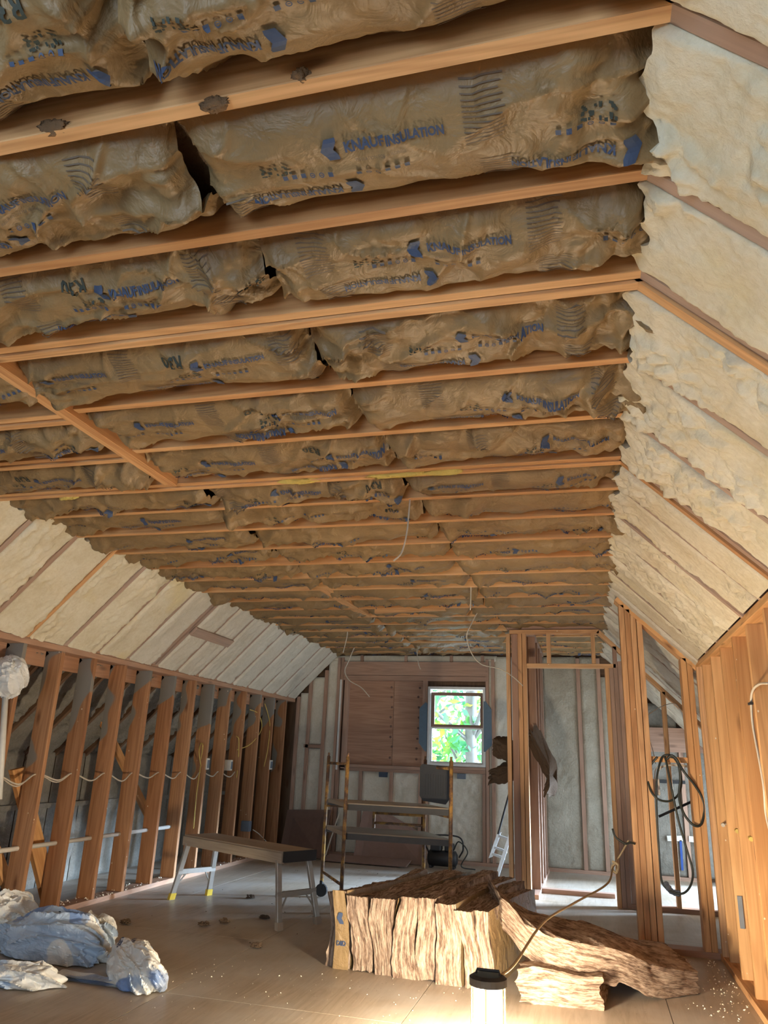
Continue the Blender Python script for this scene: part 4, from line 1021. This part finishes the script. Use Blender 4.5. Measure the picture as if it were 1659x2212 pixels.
for k, lp in enumerate(loops):
    dy = [-0.012+0.02*math.sin(i*1.3+k*2)-0.02*k for i in range(len(lp))]
    mb = MB(); tube(mb, smooth_path(hp(lp, dy), 8), 0.0085 if k else 0.0075, 8); obj('hose_loop', mb, M['hose'], hose, smooth=True)
mb = MB(); pts = hp([(1436, 1905), (1450, 1925), (1470, 1931)]); tube(mb, smooth_path(pts, 5), [0.012, 0.02, 0.016, 0.022, 0.018, 0.02, 0.016, 0.02, 0.018, 0.022, 0.014], 8); obj('tape_wrap', mb, M['grey_box'], hose)
mb = MB(); tube(mb, smooth_path([atY(1323, 1790, 5.86), atY(1330, 1808, 5.85), atY(1350, 1822, 5.85), atY(1362, 1820, 5.86), atY(1372, 1823, 5.87)], 6), 0.007, 8)
tag(obj('black_cable', mb, M['hose'], smooth=True), 'short black cable looped round the foot of the doorway post', 'cable')
# pale switch box on the post
eb = thing('switch_box', 'pale switch box with white cables hanging inside the partition opening', 'box', (0.45, 6.0, 1.05))
c1 = atY(1416, 1700, 6.02); mb = MB(); box(mb, c1.x-0.028, c1.x+0.028, 6.0, 6.05, c1.z-0.055, c1.z+0.055); obj('box_body', mb, M['white_plastic'], eb, bevel=0.004)
for dx in (0, 10, 18):
    mb = MB(); tube(mb, smooth_path([atY(1414+dx/3, 1682, 6.02), atY(1418+dx/2, 1660, 6.0), atY(1440+dx, 1654-dx/5, 6.0), atY(1480+dx/2, 1656, 6.0), atY(1500, 1662, 6.02)], 6), 0.0035, 6); obj('cable', mb, M['wire_white'], eb)
mb = MB(); tube(mb, smooth_path([atY(1399, 1545, 5.98), atY(1425, 1528, 6.2), atY(1455, 1520, 6.5), atY(1470, 1535, 6.8), atY(1478, 1560, 7.0)], 8), 0.003, 6)
tag(obj('thin_cable', mb, M['wire_white'], smooth=True), 'thin grey cable arcing in the upper part of the partition opening', 'cable')
mb = MB(); tube(mb, smooth_path([atY(1400, 1590, 6.0), atY(1410, 1620, 6.0), atY(1416, 1650, 6.0)], 6), 0.003, 6)
tag(obj('thin_cable', mb, M['wire_white'], smooth=True), 'short white cable dropping to the switch box', 'cable')
# things on the far wall seen through the opening
def bar(name, a, b, Y, hw_, mat, label, cat, d=0.01):
    p, q = atY(*a, Y), atY(*b, Y); dr = (q-p).normalized(); s_ = dr.cross(Vector((0, 1, 0)))
    mb = MB(); beam(mb, p, q, s_*hw_, (0, d, 0)); return tag(obj(name, mb, M[mat]), label, cat)
bar('hook_rack', (1441, 1811), (1476, 1811), YE-0.005, 0.028, 'white_plastic', 'white hook rack on the far wall of the side room', 'rack')
bar('spirit_level', (1470, 1815), (1474, 1880), YE-0.005, 0.012, 'blue', 'blue level hanging below the white hook rack', 'level')
bar('shelf_bracket', (1488, 1812), (1514, 1815), YE-0.005, 0.03, 'white_plastic', 'white bracket right of the hook rack in the side room', 'bracket')
bar('red_tool', (1511, 1822), (1514, 1868), YE-0.005, 0.016, 'red', 'red tool hanging at the far right inside the side room', 'tool')
bar('dark_pipe', (1423, 1764), (1502, 1728), P2Y-0.055, 0.010, 'black', 'thin dark pipe slanting across the side room behind the hose', 'pipe')
bar('wall_rod', (1425, 1688), (1480, 1690), YE-0.005, 0.018, 'black', 'dark horizontal rod on the far wall behind the hose coil', 'rod')
bar('pipe_stub', (1150, 1482), (1170, 1482), 9.3, 0.016, 'black', 'short black pipe stub near the top of the closet back wall', 'pipe')

# ------------------------------------------------------------------ cables
def cable(pts, r, mat, label, name='cable', k=8):
    mb = MB(); tube(mb, smooth_path(pts, k), r, 6); return tag(obj(name, mb, M[mat], smooth=True), label, 'cable')
cable([(-0.86, 3.62, 2.50), atY(884, 1100, 3.62), atY(879, 1150, 3.62), atY(868, 1193, 3.62), atY(850, 1212, 3.62)], 0.0045, 'wire_white', 'white cable hanging from the middle of the ceiling')
cable([(-0.85, 5.72, 2.50), atY(1017, 1290, 5.72), atY(1016, 1318, 5.72)], 0.005, 'wire_white', 'short white cable hanging straight below a joist, right of the long one')
cable([(-0.93, 6.75, 2.48), atY(1018, 1348, 6.7), atY(1008, 1375, 6.7), atY(1018, 1410, 6.8), atY(1040, 1435, 6.9), atY(1080, 1445, 7.1), atY(1108, 1462, 7.2), atY(1130, 1482, 7.25)], 0.005, 'wire_white', 'long white cable sagging from the ceiling towards the closet post')
cable([(-2.52, 7.8, 2.48), atY(749, 1378, 7.8), atY(741, 1410, 7.8)], 0.005, 'wire_white', 'short cable hanging above the left end of the window header')
cable([(-2.80, 9.0, 2.48), atY(752, 1430, 9.0), atY(745, 1450, 9.0), atY(755, 1470, 9.0), atY(780, 1485, 9.0), atY(798, 1505, 9.0)], 0.006, 'wire_white', 'white cable drooping in front of the plywood panel')
cable([(-2.05, 9.2, 2.48), atY(903, 1430, 9.2), atY(908, 1446, 9.2)], 0.005, 'wire_white', 'little cable end hanging above the window header centre')
# cable through the left studs, piece by piece with sag
zc = 0.95; pts = []
for i, y in enumerate([3.6]+stud_ys[1:12]):
    pts.append((KL-0.05, y, zc+0.01)); 
    if i < 11: pts.append((KL-0.02, y+0.2, zc-0.035-0.01*(i % 3)))
cable(pts, 0.006, 'wire_white', 'white cable threaded through the left wall studs at waist height', 'stud_cable', 6)
cable([(a-0.02, b+0.01, c-(0.015 if k % 2 else 0.0)) for k, (a, b, c) in enumerate(pts[2:9])], 0.005, 'wire_white', 'second white cable beside the first between the nearest left studs', 'stud_cable', 6)
mb = MB(); tube(mb, [(KL-0.09, 2.5, 0.47), (KL-0.09, 6.9, 0.47)], 0.016, 10); tag(obj('white_pipe', mb, M['white_plastic'], smooth=True), 'white plastic pipe running low through the left wall studs', 'pipe')
# vertical white pipe with bag
vp = thing('vent_pipe', 'white vertical plastic pipe at the left edge of the picture', 'pipe', (-3.6, 4.30, 0.9))
pa = atY(2, 1660, 4.36); pb = atY(12, 1500, 4.36)
mb = MB(); tube(mb, [pa+(pa-pb)*0.4, pb+(pb-pa)*0.10], 0.020, 12); obj('pipe', mb, M['white_plastic'], vp, smooth=True)
mb = MB(); tube(mb, [pb+(pa-pb)*0.02, pb+(pb-pa)*0.12], 0.025, 12); obj('coupling', mb, M['white_plastic'], vp, smooth=True)
def blob(center, rad, seed, crumple=0.22, n=(70, 44), flat=True, yaw=0.0, power=1.0):
    th, ph_ = np.meshgrid(np.linspace(0, 2*math.pi, n[0]+1), np.linspace(0.02, math.pi-0.02, n[1]+1), indexing='ij')
    cx = np.cos(th)*np.sin(ph_); cy = np.sin(th)*np.sin(ph_); cz = np.cos(ph_)
    a = cx*1.1+seed; b_ = cy*1.1+cz*0.9
    wa = a+0.5*fbm(a*1.2, b_*1.2, seed+1, 2); wb = b_+0.5*fbm(a*1.2, b_*1.2, seed+2, 2)
    f1, f2 = worley(wa*1.5, wb*1.5+seed, seed); g1, g2 = worley(wa*3.4, wb*3.4, seed+3)
    q1 = 1-np.abs(2*vn(wa*2.0+wb, wb*2.4-wa*0.8, seed+5)-1); q2 = 1-np.abs(2*vn(wa*5.0-wb*3, wb*4.0, seed+6)-1)
    r = 1+crumple*(0.9*(f1-0.45)+0.25*(g1-0.45)+0.8*(q1**3-0.3)+0.28*(q2**3-0.3))+0.3*(fbm(a, b_, seed+8, 2)-0.5)
    X = cx*r*rad[0]; Y = cy*r*rad[1]; Z = cz*r*rad[2]
    c_, s_ = math.cos(yaw), math.sin(yaw); X, Y = X*c_-Y*s_, X*s_+Y*c_
    X = X+center[0]; Y = Y+center[1]; Z = Z+center[2]
    if flat: Z = np.maximum(Z, 0.004+0.004*g1)
    mb = MB(); grid(mb, X, Y, Z); return mb
cb = atY(18, 1462, 4.36)
tag(obj('plastic_bag', blob(cb, (0.13, 0.11, 0.14), 61, 0.2, flat=False), M['wrap_white'], smooth=False), 'crumpled clear plastic bag tied on the vertical white pipe', 'bag')
# switch boxes and yellow cables on the left studs
def lbox(px, py, w_, h_, mat, label, Ys):
    p = atX(px, py, KL-0.02); t_ = thing('junction_box', label, 'box', tuple(p))
    mb = MB(); box(mb, p.x-0.07, p.x+0.03, p.y-w_, p.y-0.0, p.z-h_, p.z+h_); obj('box_body', mb, M[mat], t_, bevel=0.003)
    mb = MB(); box(mb, p.x+0.031, p.x+0.034, p.y-w_*0.85, p.y-w_*0.15, p.z-h_*0.7, p.z+h_*0.7); obj('face_rim', mb, M['grey_box'], t_)
    return p
lbox(447, 1650, 0.06, 0.055, 'white_plastic', 'white outlet box on a left stud beneath a bundle of yellow cable', 0)
lbox(497, 1653, 0.05, 0.055, 'white_plastic', 'narrow white outlet box on a left stud right of the first one', 0)
lbox(584, 1652, 0.08, 0.055, 'white_plastic', 'white outlet box on a left stud nearest the end wall', 0)
lbox(538, 1784, 0.07, 0.055, 'grey_box', 'grey junction box low on a left stud behind the platform', 0)
def lc(pts, mat, label, r=0.005): cable([atX(a, b, KL-0.03+0.04*(i % 2)) for i, (a, b) in enumerate(pts)], r, mat, label)
lc([(434, 1655), (430, 1625), (434, 1606), (438, 1612), (434, 1640)], 'wire_yellow', 'yellow cable bundle above the first white outlet box')
lc([(512, 1620), (540, 1608), (562, 1582), (565, 1560), (556, 1540), (540, 1533)], 'wire_yellow', 'yellow cable bowing out between the left studs')
lc([(570, 1656), (578, 1620), (583, 1570), (578, 1540), (572, 1520)], 'wire_yellow', 'yellow cable dropping to the outlet box nearest the end wall')
lc([(510, 1590), (516, 1600), (514, 1650), (511, 1680)], 'wire_yellow', 'yellow cable running down a stud beside the narrow outlet box')
lc([(433, 1655), (424, 1720), (418, 1790)], 'wire_yellow', 'yellow cable running down from the first outlet box')
lc([(546, 1792), (560, 1802), (575, 1818)], 'wire_white', 'short white cable leaving the grey junction box')
# cable on the right wall
X_ = KR+0.02
pts = [atX(1659, 1476, X_+0.01), atX(1640, 1478, X_), atX(1626, 1492, X_-0.004), atX(1623, 1520, X_-0.004), atX(1627, 1570, X_-0.004), atX(1640, 1640, X_), atX(1650, 1700, X_), atX(1655, 1760, X_), atX(1670, 1820, X_)]
rc = cable(pts, 0.006, 'wire_white', 'white cable stapled down the right wall studs', 'wall_cable', 10)
mb = MB(); p = pts[3]; box(mb, p.x-0.010, p.x+0.004, p.y-0.03, p.y+0.03, p.z-0.006, p.z+0.006); obj('staple', mb, M['black'], rc)
for (px, py) in ((1564, 1782), (1595, 1795), (1625, 1812)):
    p = atX(px, py, KR+0.06); mb = MB(); tube(mb, [p+Vector((-0.01, -0.03, 0.0)), p+Vector((0.0, 0.06, 0.0))], 0.012, 10); tube(mb, [p+Vector((0, -0.08, 0.01)), p+Vector((0.005, 0.04, 0))], 0.004, 6)
    obj('cable_hole', mb, M['wire_yellow'] if px > 1580 else M['wire_white'], wall_right)
# yellow fibre tufts tucked by the double joist
for j, (x, y, l_) in enumerate(((-0.85, 3.262, 0.16), (-1.35, 3.262, 0.10), (-0.62, 3.262, 0.10), (-2.72, 3.30, 0.06))):
    tag(obj('fiber_tuft', blob((x, y, CEIL+0.004), (l_, 0.018, 0.016), 70+j, 0.5, (40, 12), flat=False), M['fibre_yellow'], smooth=True),
        ['yellow fibre tuft squeezed in the double joist, mid ceiling', 'yellow fibre tuft in the double joist left of the larger tuft', 'yellow fibre tuft in the double joist right of the largest tuft', 'yellow fibre wisp hanging near the left ceiling edge'][j], 'insulation', 'yellow fibre tufts')
for j, (px, py, zz) in enumerate(((465, 225, 2.455), (650, 165, 2.47), (118, 275, 2.47))):
    p = atZ(px, py, zz); tag(obj('fiber_tuft', blob(p, ((0.03, 0.02, 0.035)[j], 0.016, 0.010), 90+j, 0.6, (30, 14), flat=False), M['fibre_brown'], smooth=True),
        ['brown fibre tuft over the nearest joist beside the seam', 'pale fibre tuft on the nearest joist right of centre', 'torn brown fibre on the nearest joist at the left'][j], 'insulation', 'brown fibre tufts')

# ------------------------------------------------------------------ plastic wrappers on the floor
def wrap(px, py, z, rad, seed, cr, mat, label, yaw, par=None, nm='plastic_wrapper'):
    o_ = obj(nm, blob(atZ(px, py, z), rad, seed, cr, (110, 60), yaw=yaw), M[mat], par)
    return o_ if par else tag(o_, label, 'wrapper')
wrap(12, 1992, 0.12, (0.15, 0.24, 0.16), 11, 0.26, 'wrap_white', 'tall crumpled white plastic wrapper at the left edge of the floor', 0.2)
wrap(118, 2040, 0.06, (0.40, 0.17, 0.17), 14, 0.22, 'wrap_blue', 'crumpled blue and white insulation wrapper in the middle of the floor heap', -0.05)
w3 = thing('plastic_wrapper', 'crumpled silver-white printed wrapper at the right end of the floor heap', 'wrapper', (-2.35, 3.95, 0))
wrap(290, 2100, 0.04, (0.30, 0.12, 0.13), 17, 0.20, 'wrap_white', '', -0.72, w3, 'film')
wrap(45, 2118, 0.015, (0.24, 0.12, 0.08), 22, 0.26, 'wrap_white', 'flat white wrapper piece lowest at the left edge', 0.12)
wrap(205, 2018, 0.05, (0.20, 0.09, 0.11), 25, 0.3, 'wrap_white', 'grey-white wrapper fold behind the printed one', -0.5)
mb = MB(); U, V = np.meshgrid(np.linspace(0, 1, 30), np.linspace(0, 1, 8), indexing='ij')
grid(mb, -2.78+0.55*U, 3.88+0.10*V-0.02*U, 0.012+0.012*ridge(U*4, V*2, 3, 2)); grid(mb, (-2.78+0.55*U)[:, ::-1], (3.88+0.10*V-0.02*U)[:, ::-1], 0.004+0*U)
tag(obj('plastic_strip', mb, M['wrap_white'], smooth=True), 'flat white plastic strip lying in front of the blue wrapper', 'wrapper')
for i, (tx, sz, px, py, dd) in enumerate((('FIBERGLASS', 0.040, 258, 2035, 0.2), ('INSULATION', 0.030, 285, 2045, 0.2))):
    v, f = text_mesh(tx, sz, 0.8, 0.001)
    dg = bpy.context.evaluated_depsgraph_get()
    film = [c for c in w3.children if c.name.startswith('film')][0]
    base = atZ(px, py, 0.12); mb = MB(); ok = []
    dirx = Vector((0.42, -0.80, 0)).normalized(); diry = Vector((0.8, 0.42, 0)).normalized()
    dg.update(); inv = film.matrix_world.inverted()
    for a, c in v:
        q = base+dirx*float(a)+diry*float(c); q.z = 1.0
        hit, loc, nrm, _i = film.ray_cast(q-Vector(w3['_o']), Vector((0, 0, -1)))
        ok.append(tuple(loc+Vector(w3['_o'])+Vector((0, 0, 0.004))) if hit else (q.x, q.y, 0.006))
    mb.v = ok; mb.f = f; mb.uv = None; obj('printed_text', mb, M['ink'], w3)

# ------------------------------------------------------------------ debris
def crumbs(n, fn, s0, s1, name, mat, label, cat):
    mb = MB()
    for _ in range(n):
        x, y, z = fn(); s = random.uniform(s0, s1); 
        vs = [(x+random.uniform(-s, s), y+random.uniform(-s, s), z+random.uniform(0, s)) for _ in range(3)]+[(x, y, z+s*1.3)]
        mb.add(vs, [(0, 1, 2), (0, 1, 3), (1, 2, 3), (2, 0, 3)])
    o_ = obj(name, mb, mat, kind='stuff'); tag(o_, label, cat); return o_
crumbs(260, lambda: (KR-0.02-abs(random.gauss(0, 0.14)), random.uniform(3.6, 5.8), 0.001), 0.003, 0.008, 'foam_crumbs', M['crumb'], 'pale foam crumbs scattered along the right wall plate', 'crumbs')
crumbs(260, lambda: (KL-random.uniform(-0.02, 0.13), random.uniform(4.3, 8.5), 0.04), 0.004, 0.011, 'foam_crumbs', M['crumb'], 'pale foam crumbs lying on the left wall bottom plate', 'crumbs')
crumbs(150, lambda: (random.uniform(-2.2, -0.7), random.uniform(3.4, 4.6), 0.001), 0.002, 0.005, 'foam_crumbs', M['crumb'], 'fine pale crumbs on the floor in front of the batt pile', 'crumbs')
crumbs(60, lambda: (random.uniform(-3.5, -0.8), random.uniform(4.6, 8.5), 0.001), 0.004, 0.009, 'brown_crumbs', M['fibre_dark'], 'small brown fibre bits scattered over the mid floor', 'crumbs')
for j, (px, py) in enumerate(((272, 1996), (570, 1985), (540, 1941), (440, 2000), (555, 2048), (485, 1995), (1405, 1932))):
    p = atZ(px, py, 0); tag(obj('fiber_tuft', blob(p+Vector((0, 0, 0.01)), (0.035, 0.03, 0.018), 110+j, 0.7, (16, 10)), M['fibre_dark']),
        'brown fibre tuft lying on the floor ' + ['near the blue wrapper', 'under the work platform', 'between the platform legs', 'between wrapper and platform', 'in front of the platform', 'left of the platform front legs', 'beyond the partition opening'][j], 'debris', 'fibre tufts on the floor')

# ------------------------------------------------------------------ outside: trees seen through the window
def tree(x, y, h, seed, label, lean=0.0):
    rs = random.Random(seed); t_ = thing('tree', label, 'tree', (x, y, -3.2), 'trees outside the window')
    base = Vector((x, y, -3.2)); mb = MB()
    trunk = [base+Vector((lean*k*0.25+0.15*math.sin(k), 0, k*h/6)) for k in range(7)]
    tube(mb, smooth_path(trunk, 4), 0.10, 8)
    tips = []
    for k in range(16):
        s_ = trunk[rs.randint(2, 6)]; e_ = s_+Vector((rs.uniform(-1.6, 1.6), rs.uniform(-1.0, 1.0), rs.uniform(0.3, 1.6))); m_ = (s_+e_)/2+Vector((0, 0, 0.15))
        tube(mb, [s_, m_, e_], [0.04, 0.028, 0.012], 6); tips += [m_, e_, (m_+e_)/2]
    obj('trunk', mb, M['bark'], t_, smooth=True)
    mb = MB()
    for tp in tips:
        for _ in range(38):
            c_ = tp+Vector((rs.gauss(0, 0.32), rs.gauss(0, 0.3), rs.gauss(0, 0.26))); s_ = rs.uniform(0.06, 0.13)
            a_ = Vector((rs.gauss(0, 1), rs.gauss(0, 1), rs.gauss(0, 1))).normalized(); b_ = a_.orthogonal().normalized()
            mb.add([c_-a_*s_, c_+b_*s_*0.5, c_+a_*s_, c_-b_*s_*0.5], [(0, 1, 2, 3)])
    obj('leaves', mb, M['leaf'], t_, kind='stuff')
tree(-2.1, 13.2, 7.0, 1, 'green tree with slanting grey stems nearest the window', 0.25)
tree(-3.6, 16.5, 7.5, 2, 'green tree at the left, further outside the window', 0.1)
tree(-1.0, 18.5, 8.0, 3, 'yellowish tree furthest behind the window, to the right', -0.1)

# ------------------------------------------------------------------ tidy helper properties
for o_ in bpy.data.objects:
    if '_o' in o_: del o_['_o']
